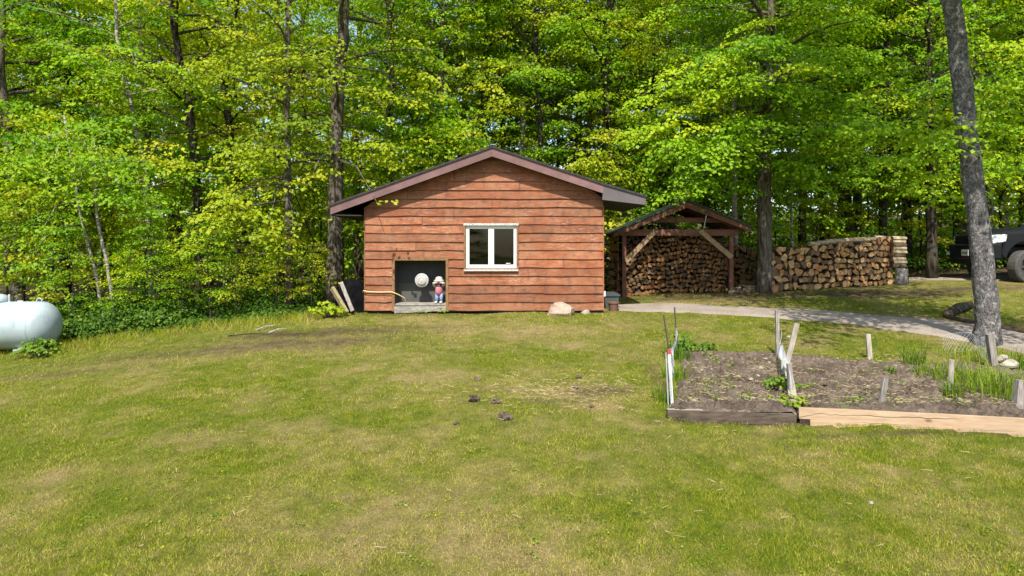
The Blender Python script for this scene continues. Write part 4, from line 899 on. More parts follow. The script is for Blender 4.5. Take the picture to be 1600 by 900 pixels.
# timber edging, fallen log, sticks
pe = [at(1482, 498), at(1520, 506), at(1560, 514), at(1600, 521), at(1690, 540)]
mb = MB(); mb.tube([p + Vector((0, .06, .02)) for p in pe], [.06, .07, .07, .07, .07], 8, 0, True, .2, 4); tag(mb.build('edging_timber', 'dark_timber', None, True, org=pe[0]), 'dark rounded timber edging the path behind the leaning tree', 'timber')
a = at(1480, 497); e = at(1515, 480); mb = MB(); mb.tube([a + Vector((0, 0, .06)), a.lerp(e, .5) + Vector((0, 0, .10)), e + Vector((0, 0, .04))], [.09, .12, .10], 9, 0, True, .25, 7); tag(mb.build('fallen_log', 'dark_bark', None, True, org=a), 'short dark fallen log angled beside the path edging', 'log')
for i, (x0_, y0_, x1_, y1_, lb) in enumerate(((400, 518, 428, 512, 'pale bleached branch on the ground at the wood edge'), (420, 522, 446, 517, 'second bleached stick in front of the pale branch'), (356, 527, 432, 526, 'long thin dark twig lying along the lawn edge'))):
    a = at(x0_, y0_); e = at(x1_, y1_); a.z += .03; e.z += .05; tag(MB().tube([a, a.lerp(e, .5) + Vector((0, .03, .02)), e], [.016, .013, .008] if i < 2 else [.012, .01, .006], 6, 0, True, .2, i).build('stick', 'weathered_wood' if i < 2 else 'dark_bark', None, org=a), lb, 'stick')

# ------------------------------------------------------------------ foliage
class Leaves:
    def __init__(s, seed): s.P = []; s.D = []; s.N = []; s.L = []; s.T = []; s.r = np.random.RandomState(seed)
    def spray(s, c, az, rad, n, size=.12, tint=.5, droop=.5, tilt=.0, tv=.2, updown=.62):
        r = s.r; n = max(4, int(n)); a = r.rand(n) * 2 * np.pi; q = np.sqrt(r.rand(n)) * rad * (1 + .35 * np.sin(a * 3 + r.rand() * 6) )
        lx = q * np.cos(a) * 1.25 + rad * .2; ly = q * np.sin(a) * .85
        lz = -droop * (lx ** 2 + ly ** 2) / max(rad, .1) * .45 + r.randn(n) * .035 * rad * 2 + tilt * lx
        ca, sa = math.cos(az), math.sin(az); X = lx * ca - ly * sa; Y = lx * sa + ly * ca
        s.P.append(np.stack([X + c[0], Y + c[1], lz + c[2]], -1))
        th = a + az + r.randn(n) * .7; d = np.stack([np.cos(th), np.sin(th), -updown + r.randn(n) * .35], -1); d /= np.linalg.norm(d, axis=1)[:, None]
        nn = np.stack([r.randn(n) * .34, r.randn(n) * .34 - .5, np.ones(n)], -1); nn -= d * (nn * d).sum(1)[:, None]; nn /= np.linalg.norm(nn, axis=1)[:, None]
        s.D.append(d); s.N.append(nn); s.L.append(size * (.65 + .7 * r.rand(n))); s.T.append(np.clip(tint + tv * (r.rand(n) - .5) * 2, 0, 1))
    def mesh(s, name, mat, wr=.85):
        P_ = np.concatenate(s.P); D_ = np.concatenate(s.D); N_ = np.concatenate(s.N); L = np.concatenate(s.L)[:, None]; S_ = np.cross(N_, D_); n = len(P_)
        V = np.empty((n, 4, 3)); w_ = L * wr * .5
        V[:, 0] = P_; V[:, 1] = P_ + D_ * L * .48 + S_ * w_ + N_ * L * .07; V[:, 2] = P_ + D_ * L - N_ * L * .1; V[:, 3] = P_ + D_ * L * .48 - S_ * w_ + N_ * L * .07
        return npmesh(name, V.reshape(-1, 3), 4, mat, {'tint': np.concatenate(s.T)})
def interp_poly(poly, z):
    for i in range(len(poly) - 1):
        (a, ra), (b_, rb) = poly[i], poly[i + 1]
        if a.z <= z <= b_.z: f = (z - a.z) / (b_.z - a.z); return a.lerp(b_, f), ra + (rb - ra) * f
    return poly[-1][0].copy(), poly[-1][1]
def grow(poly, zc0, RAD, nb, dens, seed, lsize=.12, tint=.5, tv=.10, spr=.68, face=None, prof=None, extra=(), exr=.028, limb_mi=0, twig=1.0):
    """trunk and crown of one tree about its base; poly = [(Vector, radius)] going up"""
    q = random.Random(seed); tk = MB(); lv = Leaves(seed)
    pts = [p_ for p_, r_ in poly]; rr = [r_ for p_, r_ in poly]
    fine = []; fr = []
    for i in range(len(pts) - 1):
        for k in range(4):
            f = k / 4; fine.append(pts[i].lerp(pts[i + 1], f) + Vector((q.gauss(0, .012), q.gauss(0, .012), 0)) * (1 if i + k else 0)); fr.append((rr[i] + (rr[i + 1] - rr[i]) * f) * q.uniform(.96, 1.05))
    fine.append(pts[-1]); fr.append(rr[-1])
    fine[0] = fine[0] - Vector((0, 0, .15)); fr[0] *= 1.25; fr[1] *= 1.06
    tk.tube(fine, fr, 10, 0, True, .10, seed)
    H = pts[-1].z; az = q.uniform(0, 6.28)
    for i in range(nb):
        s_ = (i + q.random()) / nb; z = zc0 + (H - zc0) * s_ ** 1.05 * .97; o, r0 = interp_poly(poly, z); az += 2.4 + q.gauss(0, .35)
        pf_ = prof(s_) if prof else (.72 + .55 * s_) * (1 - s_ ** 3) ** .7 + .08
        ln = RAD * pf_ * q.uniform(.65, 1.15); el = R(8 + 38 * s_) + q.gauss(0, .14)
        d0 = Vector((math.cos(az) * math.cos(el), math.sin(az) * math.cos(el), math.sin(el)))
        pp = [o]; d_ = d0.copy()
        for k in range(4): pp.append(pp[-1] + d_ * ln / 4); d_ = (d_ + Vector((q.gauss(0, .13), q.gauss(0, .13), -.12 + .05 * s_))).normalized()
        rb = min(r0 * .55, .012 + .016 * ln) * twig; tk.tube(pp, [rb, rb * .8, rb * .6, rb * .42, rb * .2], 5, 0, False)
        ns = max(2, int(ln * 2.0)); bt = q.gauss(0, .12)
        for k in range(ns):
            f = .30 + .72 * (k + q.random() * .8) / ns; f = min(f, 1.03); j = min(3, int(f * 4)); c = pp[j].lerp(pp[j + 1], f * 4 - j)
            lat = q.choice((-1, 1)) * ln * .30 * (1.15 - f) + q.gauss(0, .12); side_ = Vector((-math.sin(az), math.cos(az), 0)); c2 = c + side_ * lat + Vector((0, 0, q.gauss(.03, .09)))
            if abs(lat) > .25: tk.tube([c - d0 * .15, c2 - Vector((0, 0, .02))], [rb * .35, rb * .15], 3, 0, False)
            rd_ = spr * q.uniform(.65, 1.25); lv.spray(c2, az + q.gauss(0, .5) + (.5 if lat > 0 else -.5), rd_, dens * 2.3 * rd_ * rd_ / .38, lsize * .78, tint + bt + q.gauss(0, .15), .55, -.05, tv)
    for (e, rd_, tn, nl) in extra:                       # hanging branches, some of them unseen and added for their shade
        e = Vector(e); z = min(max(e.z + .5 + .25 * e.xy.length, .4), H * .95); o, r0 = interp_poly(poly, z); mid = o.lerp(e, .55) + Vector((0, 0, .35)); rb = min(r0 * .5, exr)
        tk.tube([o, mid, e], [rb, rb * .7, rb * .25], 5, 0, False); a0 = math.atan2(e.y - o.y, e.x - o.x)
        for k in range(nl):
            c = mid.lerp(e, .2 + .9 * (k + q.random()) / nl) + Vector((q.gauss(0, .25), q.gauss(0, .25), q.gauss(0, .12))); lv.spray(c, a0 + q.gauss(0, .6), rd_ * q.uniform(.8, 1.2), dens * 2.6 * rd_ * rd_ / .38, lsize * .78, tn + q.gauss(0, .06), .6, -.1, tv)
    return tk, lv
def plant_tree(nm, label, base, poly, leafm, barkm, group=None, cat='tree', **k):
    t_ = thing(nm, label, cat, base, 0, group, True); tk, lv = grow(poly, **k)
    tk.build('trunk', barkm, t_, True, Vector((0, 0, 0))); c = bpy.data.objects.new('crown', lv.mesh('crown', leafm)); link(c, t_); return t_
def trunk(D, pxs, dia, top_h=None):
    """trunk line from photo points (px, py) at distance D, made relative to its base on the ground"""
    px0 = pxs[0][0]; x0_ = (px0 - 800) / FPX * D; z0 = gz(x0_, D); base = Vector((x0_, D, z0)); out = []
    for i, (px, py) in enumerate(pxs):
        p_ = P(px, py, D) if py is not None else Vector((x0_, D, z0)); out.append(p_ - base)
    out[0] = Vector((0, 0, 0)); r0 = dia / 2; top = out[-1].z
    pol = [(p_, r0 * (1 - .42 * max(p_.z, 0) / max(top, .1))) for p_ in out]
    if top_h and top_h > top + .5:
        d_ = (out[-1] - out[-2]).normalized(); pol.append((out[-1] + Vector((d_.x * .6, d_.y, 1)) * (top_h - top), r0 * .12))
    return base, pol
def ex(base, lst, D0): return [((P(px, py, D) - base), r_, t_, n_) for (px, py, D, r_, t_, n_) in lst]

# --- individually recognisable trees
base, pol = trunk(17.6, [(524, None), (523, 300), (526, 180), (535, 60), (540, -20)], .44, 14)
plant_tree('maple_tree', 'thick rough-barked maple trunk rising beside the shed eave', base, pol, 'yellow_leaf', 'maple_bark', zc0=3.8, RAD=2.8, nb=24, dens=34, seed=11, tint=.42,
           extra=ex(base, [(600, 165, 16.6, .5, .6, 4), (480, 290, 15.6, .42, .6, 4), (590, 318, 14.7, .22, .62, 3), (440, 130, 16.5, .5, .7, 4), (655, 160, 17, .55, .6, 4), (585, 240, 17.2, .5, .55, 4)], 17))
base, pol = trunk(16.8, [(452, None), (450, 300), (447, 150), (450, 40), (452, -20)], .20, 11)
plant_tree('maple_tree', 'slim straight maple left of the thick rough trunk, forked near the top', base, pol, 'yellow_leaf', 'maple_bark', zc0=3.0, RAD=2.3, nb=24, dens=32, seed=12, tint=.55,
           extra=ex(base, [(350, 330, 15.4, .5, .72, 5), (300, 350, 15.2, .45, .7, 5), (420, 345, 15, .42, .7, 5), (330, 375, 15.2, .4, .7, 4), (460, 370, 15.2, .35, .65, 4), (390, 250, 15.6, .5, .65, 4)], 17))
base, pol = trunk(18.3, [(312, None), (308, 300), (296, 170), (275, 60), (262, -20)], .27, 13)
plant_tree('maple_tree', 'dark curved maple trunk behind the yellow-green boughs left of the shed', base, pol, 'yellow_leaf', 'dark_bark', zc0=3.4, RAD=2.9, nb=26, dens=32, seed=13, tint=.5,
           extra=ex(base, [(330, 120, 17, .55, .65, 5), (250, 130, 17, .5, .4, 4), (370, 60, 17, .55, .7, 4), (230, 250, 16.5, .5, .8, 3)], 18))
base, pol = trunk(15.6, [(166, None), (150, 430), (120, 310), (100, 180)], .075, 5.2)
plant_tree('birch_tree', 'thin pale birch stem leaning left, outer of the close pair behind the tank', base, pol, 'green_leaf', 'birch_bark', zc0=2.8, RAD=1.2, nb=8, dens=26, seed=14, tint=.6, lsize=.11, twig=.7,
           extra=ex(base, [(30, 265, 15, .5, .72, 5), (80, 270, 15, .5, .72, 5), (150, 260, 15, .5, .55, 5), (60, 370, 15, .45, .7, 5), (40, 410, 15, .4, .7, 4)], 15))
base, pol = trunk(15.5, [(182, None), (170, 430), (152, 340), (148, 250)], .085, 4.4)
plant_tree('birch_tree', 'thin pale birch stem, inner of the close pair behind the tank', base, pol, 'green_leaf', 'birch_bark', zc0=2.8, RAD=1.1, nb=6, dens=26, seed=15, tint=.55, lsize=.11, twig=.7,
           extra=ex(base, [(165, 280, 15, .5, .6, 5), (120, 300, 15, .5, .65, 5), (200, 320, 15.2, .4, .5, 3)], 15))
base, pol = trunk(18.2, [(240, None), (226, 260), (205, 165), (183, 60), (178, -20)], .15, 11)
plant_tree('birch_tree', 'pale birch leaning left high above the birch pair', base, pol, 'maple_leaf', 'birch_bark', zc0=3.4, RAD=2.2, nb=22, dens=48, seed=16, tint=.5, extra=ex(base, [(215, 110, 17, .5, .65, 4), (160, 130, 17, .5, .6, 4)], 18))
base, pol = trunk(23.5, [(815, None), (816, 230), (817, 120), (820, 40), (820, -20)], .21, 14)
plant_tree('dead_tree', 'bare pale trunk standing behind the shed ridge', base, pol, 'maple_leaf', 'birch_bark', zc0=6.6, RAD=2.6, nb=20, dens=46, seed=17, tint=.5)
base, pol = trunk(22.8, [(842, None), (845, 210), (838, 140), (836, 60), (832, -20)], .24, 14)
plant_tree('maple_tree', 'crooked dark trunk just beside the bare pale trunk', base, pol, 'maple_leaf', 'dark_bark', zc0=6.0, RAD=3, nb=26, dens=46, seed=18, tint=.55)
base, pol = trunk(24.5, [(872, None), (872, 200), (871, 90), (872, -20)], .15, 13)
plant_tree('maple_tree', 'slender straight dark trunk behind the shed roof towards the woodshed', base, pol, 'maple_leaf', 'dark_bark', zc0=5.2, RAD=2.6, nb=26, dens=46, seed=19, tint=.55)
bp = at(1195, 456); base, pol = trunk(bp.y, [(1195, None), (1194, 330), (1195, 220), (1197, 150), (1204, 60), (1206, -20)], .40, 13)
plant_tree('maple_tree', 'stout maple standing between the woodshed and the long woodpile', base, pol, 'maple_leaf', 'maple_bark', zc0=3.6, RAD=4.0, nb=46, dens=50, seed=20, tint=.5,
           extra=ex(base, [(1080, 160, 16.6, .45, .95, 4), (1060, 185, 16.6, .45, .95, 4), (1110, 215, 16.4, .42, .95, 4), (1130, 95, 16.6, .5, .9, 4), (1170, 75, 16.8, .5, .85, 4), (1090, 285, 16.8, .5, .6, 5), (1050, 300, 16.9, .45, .6, 5), (1130, 300, 16.9, .5, .45, 4), (1080, 262, 17, .5, .6, 4), (1250, 260, 17, .6, .4, 4), (1300, 230, 17, .55, .45, 4), (1230, 190, 17, .5, .45, 4), (1040, 240, 16.6, .6, .6, 5), (1000, 215, 17, .6, .65, 4), (1130, 250, 16.4, .6, .6, 5), (1000, 150, 17, .6, .8, 5), (1090, 130, 16.4, .6, .75, 4), (1160, 200, 16.2, .6, .55, 5), (1240, 150, 16.6, .7, .55, 5), (1330, 170, 17, .7, .55, 5), (1280, 290, 17.2, .6, .45, 4), (1350, 250, 17.2, .6, .5, 4)], 18))
base, pol = trunk(21, [(1150, None), (1148, 330), (1146, 240), (1148, 150), (1150, -20)], .19, 12)
plant_tree('birch_tree', 'mottled pale trunk rising just behind the woodshed roof corner', base, pol, 'maple_leaf', 'birch_bark', zc0=4.4, RAD=2.6, nb=24, dens=46, seed=21, tint=.45)
base, pol = trunk(21.5, [(1240, None), (1237, 320), (1234, 220), (1236, 120)], .085, 6.6)
plant_tree('maple_sapling', 'thin pale sapling stem behind the long woodpile', base, pol, 'maple_leaf', 'birch_bark', zc0=1.6, RAD=1.7, nb=20, dens=46, seed=22, tint=.55, twig=.7)
base, pol = trunk(22.2, [(1380, None), (1380, 280), (1383, 150), (1388, 40), (1396, -20)], .27, 13)
plant_tree('maple_tree', 'dark maple trunk growing behind the far end of the woodpile', base, pol, 'maple_leaf', 'dark_bark', zc0=2.7, RAD=3.3, nb=36, dens=46, seed=23, tint=.42,
           extra=ex(base, [(1340, 290, 20.5, .5, .35, 4), (1400, 300, 20.5, .5, .35, 4), (1420, 260, 20, .5, .5, 4)], 22))
bp = at(1456, 441); base, pol = trunk(bp.y + .8, [(1456, None), (1455, 320), (1452, 200), (1450, 60)], .30, 12)
plant_tree('maple_tree', 'dark trunk standing between the woodpile and the truck', base, pol, 'maple_leaf', 'dark_bark', zc0=3.0, RAD=3.0, nb=32, dens=46, seed=24, tint=.45,
           extra=ex(base, [(1470, 300, 19, .45, .5, 4), (1520, 270, 19, .5, .5, 4), (1590, 300, 19, .45, .7, 4)], 20))
bp = at(1543, 538); base, pol = trunk(bp.y, [(1543, None), (1542, 470), (1530, 350), (1517, 250), (1506, 160), (1495, 60), (1485, -10), (1472, -110)], .44, 12.5)
for k_, r_ in enumerate((.20, .187, .168, .160, .158, .152, .148)): pol[k_] = (pol[k_][0], r_)
q = random.Random(31); over = [(Vector((q.uniform(4.6, 10.5), q.uniform(7.6, 10.4), 0)), q.uniform(5.6, 7.6)) for _ in range(13)]; over = [((v.x - base.x, v.y - base.y, z - base.z), .6, .5, 5) for v, z in over if z > 1.6 + .42 * v.y]  # unseen boughs above the frame, placed to shade the path
print('front tree', base)
plant_tree('leaning_tree', 'grey speckled trunk leaning left in front of the truck', base, pol, 'maple_leaf', 'grey_bark', exr=.011, zc0=6.3, RAD=3.6, nb=26, dens=34, seed=25, tint=.5, lsize=.13, prof=lambda s: (1 - .5 * s),
           extra=ex(base, [(1480, 230, 12, .34, .62, 5), (1440, 250, 12.5, .34, .62, 5), (1400, 215, 13, .4, .6, 5), (1390, 250, 13.4, .38, .55, 4), (1530, 225, 11.6, .25, .62, 3), (1470, 310, 12.8, .28, .6, 4), (1580, 240, 12.5, .4, .62, 4), (1560, 205, 12.6, .35, .55, 3), (1430, 190, 13.2, .35, .6, 4), (1350, 190, 13.6, .4, .6, 4), (1330, 230, 14, .36, .6, 4), (1450, 280, 12.6, .3, .62, 4), (1580, 300, 13, .3, .6, 3), (1590, 190, 12.8, .4, .6, 4), (1560, 140, 12.8, .4, .6, 4), (1440, 130, 13, .4, .55, 4)], 12) + over)

# --- copied trees: variants with shared mesh data
VAR = []
for k in range(5):
    q = random.Random(300 + k); H = 13.5 + q.uniform(-1, 1.5); pl = [(Vector((0, 0, 0)), .17), (Vector((q.gauss(0, .1), q.gauss(0, .1), 3)), .14), (Vector((q.gauss(0, .25), q.gauss(0, .25), 7)), .11), (Vector((q.gauss(0, .4), q.gauss(0, .4), H)), .03)]
    tk, lv = grow(pl, 2.6 + .6 * (k % 3), 2.9, 38, 44, 300 + k, .125, .5, .12, .66)
    VAR.append((tk.mesh('trunk', 'dark_bark' if k % 2 else 'maple_bark', (0, 0, 0), True), lv.mesh('crown', ['maple_leaf', 'green_leaf', 'maple_leaf', 'yellow_leaf', 'maple_leaf'][k])))
SAP = []
for k in range(5):
    q = random.Random(400 + k); H = 4.2 + q.uniform(-.6, 1.6); pl = [(Vector((0, 0, 0)), .035), (Vector((q.gauss(0, .12), q.gauss(0, .12), H * .5)), .024), (Vector((q.gauss(0, .3), q.gauss(0, .3), H)), .008)]
    tk, lv = grow(pl, 1.3, 1.35, 17, 38, 400 + k, .115, .5, .12, .52, prof=lambda s: 1.05 - .6 * s)
    SAP.append((tk.mesh('trunk', 'dark_bark', (0, 0, 0), True), lv.mesh('crown', ['yellow_leaf', 'maple_leaf', 'green_leaf', 'yellow_leaf', 'maple_leaf'][k])))
def copy_tree(var, nm, label, x, y, sc, rz, group, cat='tree', tilt=(0, 0)):
    t_ = thing(nm, label, cat, (x, y, gz(x, y)), rz, group, True); t_.scale = (sc, sc, sc); t_.rotation_euler = (tilt[0], tilt[1], rz)
    for n_, me in zip(('trunk', 'crown'), var): o = bpy.data.objects.new(n_, me); link(o, t_)
    return t_
q = random.Random(77)
mid = [(30, 20, 'above the hidden end of the propane tank'), (105, 22, 'between the tank and the close birch pair'), (225, 23, 'just behind the leaning birch'), (380, 22.5, 'between the dark curved maple and the slim straight one'), (470, 24, 'between the slim straight maple and the thick rough trunk'), (600, 21.5, 'above the tree-side slope of the shed roof'), (655, 25, 'well back above the middle of the roof slope'), (690, 22, 'above the shed roof left of the ridge'), (745, 23.5, 'just left of the shed ridge'), (785, 26, 'between the shed ridge and the bare pale trunk'), (910, 24, 'above the path-side slope of the shed roof'), (950, 22.5, 'above the path-side corner of the shed'), (1000, 26, 'in the gap between shed and woodshed'), (1040, 23.5, 'above the near slope of the woodshed roof'), (1100, 25, 'behind the woodshed ridge'), (1190, 24.5, 'straight behind the stout maple'), (1290, 24, 'behind the middle of the long woodpile'), (1330, 26, 'far back over the woodpile'), (1420, 25, 'behind the crib of logs ending the woodpile'), (1500, 24, 'behind the truck grille'), (1545, 22.5, 'hidden by the leaning trunk'), (1600, 24.5, 'behind the truck hood'), (1650, 21.5, 'over the truck cab beyond the frame edge'), (-60, 21, 'beyond the frame edge behind the tank'), (-30, 25, 'far back beyond the tank')]
for i, (px, D, ph) in enumerate(mid):
    copy_tree(VAR[i % 5], 'maple_tree', 'second-row maple ' + ph, (px - 800) / FPX * D, D, q.uniform(.85, 1.1), q.uniform(0, 6.28), 'maples of the second row in the woods')
for i in range(34):
    D = 28 + (i % 3) * 5 + q.uniform(-1.5, 1.5); px = -100 + 1800 * (i + q.uniform(.1, .9)) / 34
    copy_tree(VAR[(i * 3 + 1) % 5], 'maple_tree', 'tall maple deep in the woods, mostly hidden by nearer leaves', (px - 800) / FPX * D, D, q.uniform(1.0, 1.3), q.uniform(0, 6.28), 'maples deep in the woods')
saps = [(20, 16.2, .8), (75, 18, 1.0), (225, 17.4, .8), (290, 18.4, 1.), (352, 17.2, .7), (405, 18.6, .95), (480, 18.2, .85), (500, 20, 1.1), (555, 18.6, 1.1), (600, 19.2, 1.1), (-20, 17, 1.1),
        (640, 19.5, 1.25), (700, 20, 1.3), (750, 20.5, 1.2), (770, 21.5, .8), (905, 22.6, .9), (945, 21, 1.1), (985, 21.5, 1.), (1030, 22, 1.2), (1110, 22.5, 1.), (1170, 21.4, .75), (1215, 22, .8), (1270, 22.6, .9), (1310, 23, 1.), (1350, 22, .8), (1415, 22.5, .9), (1440, 24, 1.1), (1490, 23, 1.), (1530, 25, 1.2), (1570, 23.5, 1.1), (1640, 22.5, 1.1), (150, 19.5, 1.2), (60, 19.5, 1.3), (112, 15.0, .5), (205, 15.1, .45), (245, 15.3, .55), (285, 15.5, .42), (330, 15.6, .5), (372, 15.8, .4), (430, 16, .5), (488, 16, .38)]
SPH = ['straight behind the propane tank', 'between the tank and the birch pair', 'just shed-side of the birch pair', 'at the foot of the dark curved maple', 'between the curved maple and the slim straight one', 'tank-side of the slim straight maple', 'between the slim straight maple and the thick trunk', 'in the shade close by the thick rough trunk', 'under the tree-side eave of the shed', 'above the tree-side roof slope of the shed', 'beyond the hidden end of the tank',
       'rising over the middle of the roof slope nearest the thick trunk', 'over the roof slope short of the ridge', 'next to the shed ridge on the tank side', 'directly over the shed ridge', 'above the path-side roof slope of the shed', 'over the boxed eave of the shed', 'in the gap between shed and woodshed', 'over the near slope of the woodshed', 'over the far slope of the woodshed', 'between the mottled pale trunk and the stout maple', 'behind the near end of the long woodpile', 'behind the woodpile by the thin pale stem', 'behind the middle of the woodpile', 'behind the far part of the woodpile', 'behind the log crib', 'far back beyond the log crib', 'in front of the truck grille, in the woods', 'far back behind the leaning trunk', 'over the truck hood', 'over the truck cab', 'far back behind the birch pair', 'far back behind the propane tank', 'knee-high by the rounded tank end', 'low and bushy shed-side of the birch stems', 'low at the lawn edge under the dark curved maple', 'smallest one at the lawn edge under the yellow-green boughs', 'low at the lawn edge behind the dark twig', 'low behind the pale branches on the grass', 'low in front of the slim straight maple', 'lowest one near the yellow-tipped shrub']
for i, (px, D, sc) in enumerate(saps):
    lb, gp = ('leafy maple sapling in the thicket along the lawn left of the shed', 'saplings in the thicket left of the shed') if px < 560 else (('leafy maple sapling in the thicket behind the shed', 'saplings behind the shed') if px < 1000 else ('leafy maple sapling in the thicket behind the woodshed and woodpile', 'saplings behind the woodpile'))
    lb = 'leafy maple sapling ' + SPH[i] if i < len(SPH) else lb
    copy_tree(SAP[(i * 2 + i // 5) % 5], 'maple_sapling', lb, (px - 800) / FPX * D, D, sc, q.uniform(0, 6.28), gp, 'sapling')

for i, (x_, y_) in enumerate(((-9, -21), (-3.5, -23), (3, -22), (8, -20), (13, -23))):
    copy_tree(VAR[i % 5], 'maple_tree', 'yard maple behind the viewer, mirrored faintly in the shed window', x_, y_, 1.0, q.uniform(0, 6.28), 'yard maples mirrored in the shed window')
# far woods as one mass
lv = Leaves(900)
for i in range(3600):
    D = q.uniform(38, 56); X_ = q.uniform(-.95, .95) * D; z = q.uniform(.3, 22) if i < 2400 else q.uniform(.2, 6) ; lv.spray((X_, D, gz(X_, D) + z), q.uniform(0, 6.28), q.uniform(.9, 1.6), 34, .30, q.uniform(.2, .75), .5, 0, .2)
o = bpy.data.objects.new('far_woods', lv.mesh('far_woods', 'maple_leaf')); link(o); tag(o, 'solid mass of green foliage closing the woods far behind the trunks', 'woods', kind='stuff')
# undergrowth along the wood's edge
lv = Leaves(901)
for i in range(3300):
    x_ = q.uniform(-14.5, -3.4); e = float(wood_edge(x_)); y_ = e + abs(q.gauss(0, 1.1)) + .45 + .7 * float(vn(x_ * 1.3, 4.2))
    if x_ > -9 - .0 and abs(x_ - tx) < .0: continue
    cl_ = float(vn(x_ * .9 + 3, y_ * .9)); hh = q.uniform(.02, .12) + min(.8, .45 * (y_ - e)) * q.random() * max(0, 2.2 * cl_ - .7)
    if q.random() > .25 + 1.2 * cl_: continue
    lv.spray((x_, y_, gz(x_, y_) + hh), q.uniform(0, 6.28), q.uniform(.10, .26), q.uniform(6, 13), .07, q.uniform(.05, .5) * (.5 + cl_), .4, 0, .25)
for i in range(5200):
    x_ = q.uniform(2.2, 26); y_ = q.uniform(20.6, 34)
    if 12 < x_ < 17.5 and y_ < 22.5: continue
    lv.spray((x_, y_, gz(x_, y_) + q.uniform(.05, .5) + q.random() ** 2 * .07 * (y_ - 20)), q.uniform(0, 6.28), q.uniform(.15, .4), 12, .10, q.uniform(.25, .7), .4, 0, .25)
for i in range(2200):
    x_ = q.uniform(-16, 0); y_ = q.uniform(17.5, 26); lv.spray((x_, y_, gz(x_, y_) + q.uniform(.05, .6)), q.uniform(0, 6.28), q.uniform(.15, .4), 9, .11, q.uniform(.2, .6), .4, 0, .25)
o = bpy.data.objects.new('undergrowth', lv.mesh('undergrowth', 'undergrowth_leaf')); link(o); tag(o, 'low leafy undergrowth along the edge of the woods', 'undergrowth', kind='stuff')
# yellow leaved shrub near the tarp heap and sill weeds
def bush(nm, label, px, py, w_, h_, n_, tint, leafm, lsize=.07, cat='plant', seed=1, D=None):
    p_ = at(px, py); q = random.Random(seed); tk = MB(); lv = Leaves(seed); t_ = thing(nm, label, cat, p_, 0, None, True)
    for i in range(n_):
        a = q.uniform(0, 6.28); r_ = w_ * math.sqrt(q.random()); e = Vector((r_ * math.cos(a), r_ * math.sin(a), h_ * q.uniform(.35, 1) * (1 - .4 * (r_ / w_) ** 2)))
        tk.tube([Vector((e.x * .2, e.y * .2, -.02)), Vector((e.x * .7, e.y * .7, e.z * .6)), e], [.008, .006, .003], 4, 0, False); lv.spray(e, a, w_ * .4, 12, lsize, tint + q.gauss(0, .08), .4, 0, .15)
    tk.build('stem', 'dark_bark', t_, False, Vector((0, 0, 0))); o = bpy.data.objects.new('leaves', lv.mesh('leaves', leafm)); link(o, t_); return t_
bush('shrub', 'low shrub with yellow-tipped leaves beside the leaning planks', 510, 497, .32, .38, 16, .55, 'yellow_leaf', .085, seed=5)
bush('weed', 'bright weed growing at the foot of the opening jamb', 694, 489, .13, .2, 10, .5, 'weed_leaf', .06, seed=6)
bush('weed', 'small weed growing through the sill plank', 664, 489.5, .10, .12, 7, .6, 'weed_leaf', .05, seed=7)
bush('weed', 'dark green weed at the back corner of the smaller bed', 1064, 547, .2, .28, 14, .25, 'weed_leaf', .06, seed=8)
bush('weed', 'broad green weed along the back edge of the smaller bed', 1090, 548, .3, .16, 14, .25, 'weed_leaf', .06, seed=9)
bush('weed', 'leafy weed tangled in the wire netting divider', 1218, 608, .16, .22, 14, .3, 'weed_leaf', .06, seed=10)
bush('weed', 'yellow-green tuft at the corner where the two bed boards meet', 1240, 640, .14, .2, 12, .65, 'weed_leaf', .06, seed=12)
bush('weed', 'tall nettle-like weed against the tank foot', 62, 556, .3, .38, 24, .4, 'weed_leaf', .07, seed=13)
# grassy clumps in the wider bed and long grass by the netting
def clump(label, px, py, n_, h_, spread, seed, tint=.3):
    p_ = at(px, py); r = np.random.RandomState(seed); v_ = min(1, max(0, (p_.y - c0.y) / (c3.y - c0.y))); zz = ZB2 * (1 - v_) + v_ * p_.z if px > 1250 else p_.z
    a = r.rand(n_) * 6.283; rr = np.sqrt(r.rand(n_)) * spread; x = rr * np.cos(a); y = rr * np.sin(a) * .7; h = h_ * (.4 + .8 * r.rand(n_)); la = r.rand(n_) * 6.283; ln = h * (.25 + .6 * r.rand(n_)); w_ = .008
    dx = -np.sin(la) * w_ / 2; dy = np.cos(la) * w_ / 2; V = np.empty((n_, 2, 4, 3))
    mx = x + np.cos(la) * ln * .3; my = y + np.sin(la) * ln * .3; mz = h * .62; ex_ = x + np.cos(la) * ln; ey = y + np.sin(la) * ln; z0 = np.full(n_, -.05)
    V[:, 0, 0] = np.stack([x - dx, y - dy, z0], -1); V[:, 0, 1] = np.stack([x + dx, y + dy, z0], -1); V[:, 0, 2] = np.stack([mx + dx, my + dy, mz], -1); V[:, 0, 3] = np.stack([mx - dx, my - dy, mz], -1)
    V[:, 1, 0] = V[:, 0, 3]; V[:, 1, 1] = V[:, 0, 2]; V[:, 1, 2] = np.stack([ex_ + dx * .2, ey + dy * .2, h], -1); V[:, 1, 3] = np.stack([ex_ - dx * .2, ey - dy * .2, h], -1)
    o = bpy.data.objects.new('grass_clump', npmesh('grass_clump', V.reshape(-1, 3), 4, 'weed_leaf', {'tint': np.repeat(np.clip(tint + .5 * (r.rand(n_) - .5), 0, 1), 2)})); link(o); o.location = (p_.x, p_.y, zz)
    return tag(o, label, 'grass clump')
clump('dense tall grass clump beside the frame edge post', 1555, 620, 300, .36, .45, 1, .55); clump('bright grass clump right of the round stake', 1525, 600, 220, .30, .38, 2, .6)
clump('loose grass clump left of the round stake', 1462, 590, 170, .27, .36, 3, .55); clump('tall wispy grass at the back of the wider bed', 1430, 570, 120, .34, .2, 4, .35)
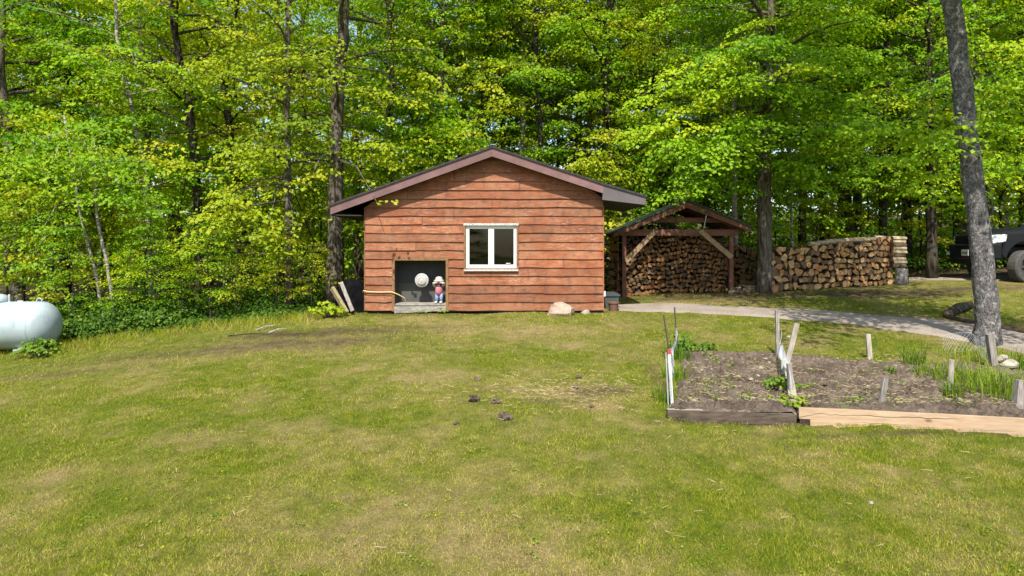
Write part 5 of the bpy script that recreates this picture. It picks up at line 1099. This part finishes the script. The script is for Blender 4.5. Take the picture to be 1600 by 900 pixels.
clump('small green tuft on bare soil left of the wispy grass', 1390, 582, 60, .13, .1, 5, .25); clump('grass growing through the low netting by the leaning tree', 1515, 560, 200, .2, .5, 6, .6)
clump('grass tuft at the foot of the round stake', 1488, 622, 110, .22, .14, 7, .5); clump('long grass along the outer netting of the smaller bed', 1040, 625, 130, .2, .18, 8, .55)
clump('lush grass behind the white marker pole', 1055, 590, 150, .2, .2, 9, .5); clump('lush grass under the thin rods', 1058, 560, 200, .22, .22, 10, .25)
clump('thin tuft at the frame edge beyond the stones', 1597, 575, 140, .3, .2, 11, .35)
# weeds sprinkled over the soil, straw litter on bed and lawn
lv = Leaves(905)
for i in range(230):
    if i < 100: px, py = q.uniform(1070, 1225), q.uniform(552, 638)
    else: px, py = q.uniform(1255, 1560), q.uniform(556, 646)
    p_ = at(px, py); v_ = min(1, max(0, (p_.y - b0.y) / (b3.y - b0.y))); zt_ = (ZB1 if px < 1240 else ZB2) * (1 - v_) + v_ * (p_.z + .03)
    lv.spray((p_.x, p_.y, zt_ + .015), q.uniform(0, 6.28), q.uniform(.03, .08), q.uniform(4, 9), .03, q.uniform(.1, .7), .3, 0, .3)
o = bpy.data.objects.new('seedling_weeds', lv.mesh('seedling_weeds', 'weed_leaf')); link(o); tag(o, 'tiny weeds sprouting over the soil of both beds', 'weeds', kind='stuff')
lv = Leaves(906)
for i in range(1300):
    y_ = 4.4 + 11 * q.random() ** 1.4; x_ = q.uniform(-1, 1) * (y_ * .8 + .4)
    if vn(x_ * .8 + 2, y_ * .8 + 7) < .5 or inpoly(np.array([x_]), np.array([y_]), BED1)[0] or inpoly(np.array([x_]), np.array([y_]), BED2)[0] or inpoly(np.array([x_]), np.array([y_]), PATH)[0] or (y_ > 15.1 and -3.4 < x_ < 3) or float(wood_edge(x_)) < y_: continue
    lv.spray((x_, y_, gz(x_, y_) + .018), q.uniform(0, 6.28), q.uniform(.03, .09), q.uniform(4, 9), .020, q.uniform(.15, .75), .3, 0, .3, .2)
o = bpy.data.objects.new('lawn_clover', lv.mesh('lawn_clover', 'weed_leaf')); link(o); tag(o, 'clover and small broad weeds scattered through the lawn', 'clover', kind='stuff')
mb = MB()
for i in range(1700):
    if i < 420: px, py = q.gauss(880, 70), q.gauss(612, 14)
    elif i < 1600: px, py = q.uniform(1065, 1600), q.uniform(556, 645)
    else: px, py = q.uniform(200, 1550), q.uniform(560, 880)
    p_ = at(px, py); zt_ = p_.z + .035
    if 1050 < px and 550 < py < 650: v_ = min(1, max(0, (p_.y - b0.y) / (b3.y - b0.y))); zt_ = (ZB1 if px < 1240 else ZB2) * (1 - v_) + v_ * (p_.z + .03) + .03
    a = q.uniform(0, 6.28); L = q.uniform(.03, .11); e = Vector((math.cos(a), math.sin(a), q.uniform(-.1, .25))) * L; mb.tube([Vector((p_.x, p_.y, zt_)), Vector((p_.x, p_.y, zt_)) + e], [.0028, .0018], 3, 0, False)
o = mb.build('straw_litter', 'straw'); tag(o, 'scattered dry straw stalks on the lawn and beds', 'straw', kind='stuff')
# loose stones and dirt edge on the path
lv = None
open('/tmp/tris.txt', 'w').write(str(sum(len(m_.loops) - 2 * len(m_.polygons) for m_ in bpy.data.meshes))) if False else print('tris', sum(len(m_.loops) - 2 * len(m_.polygons) for m_ in bpy.data.meshes))
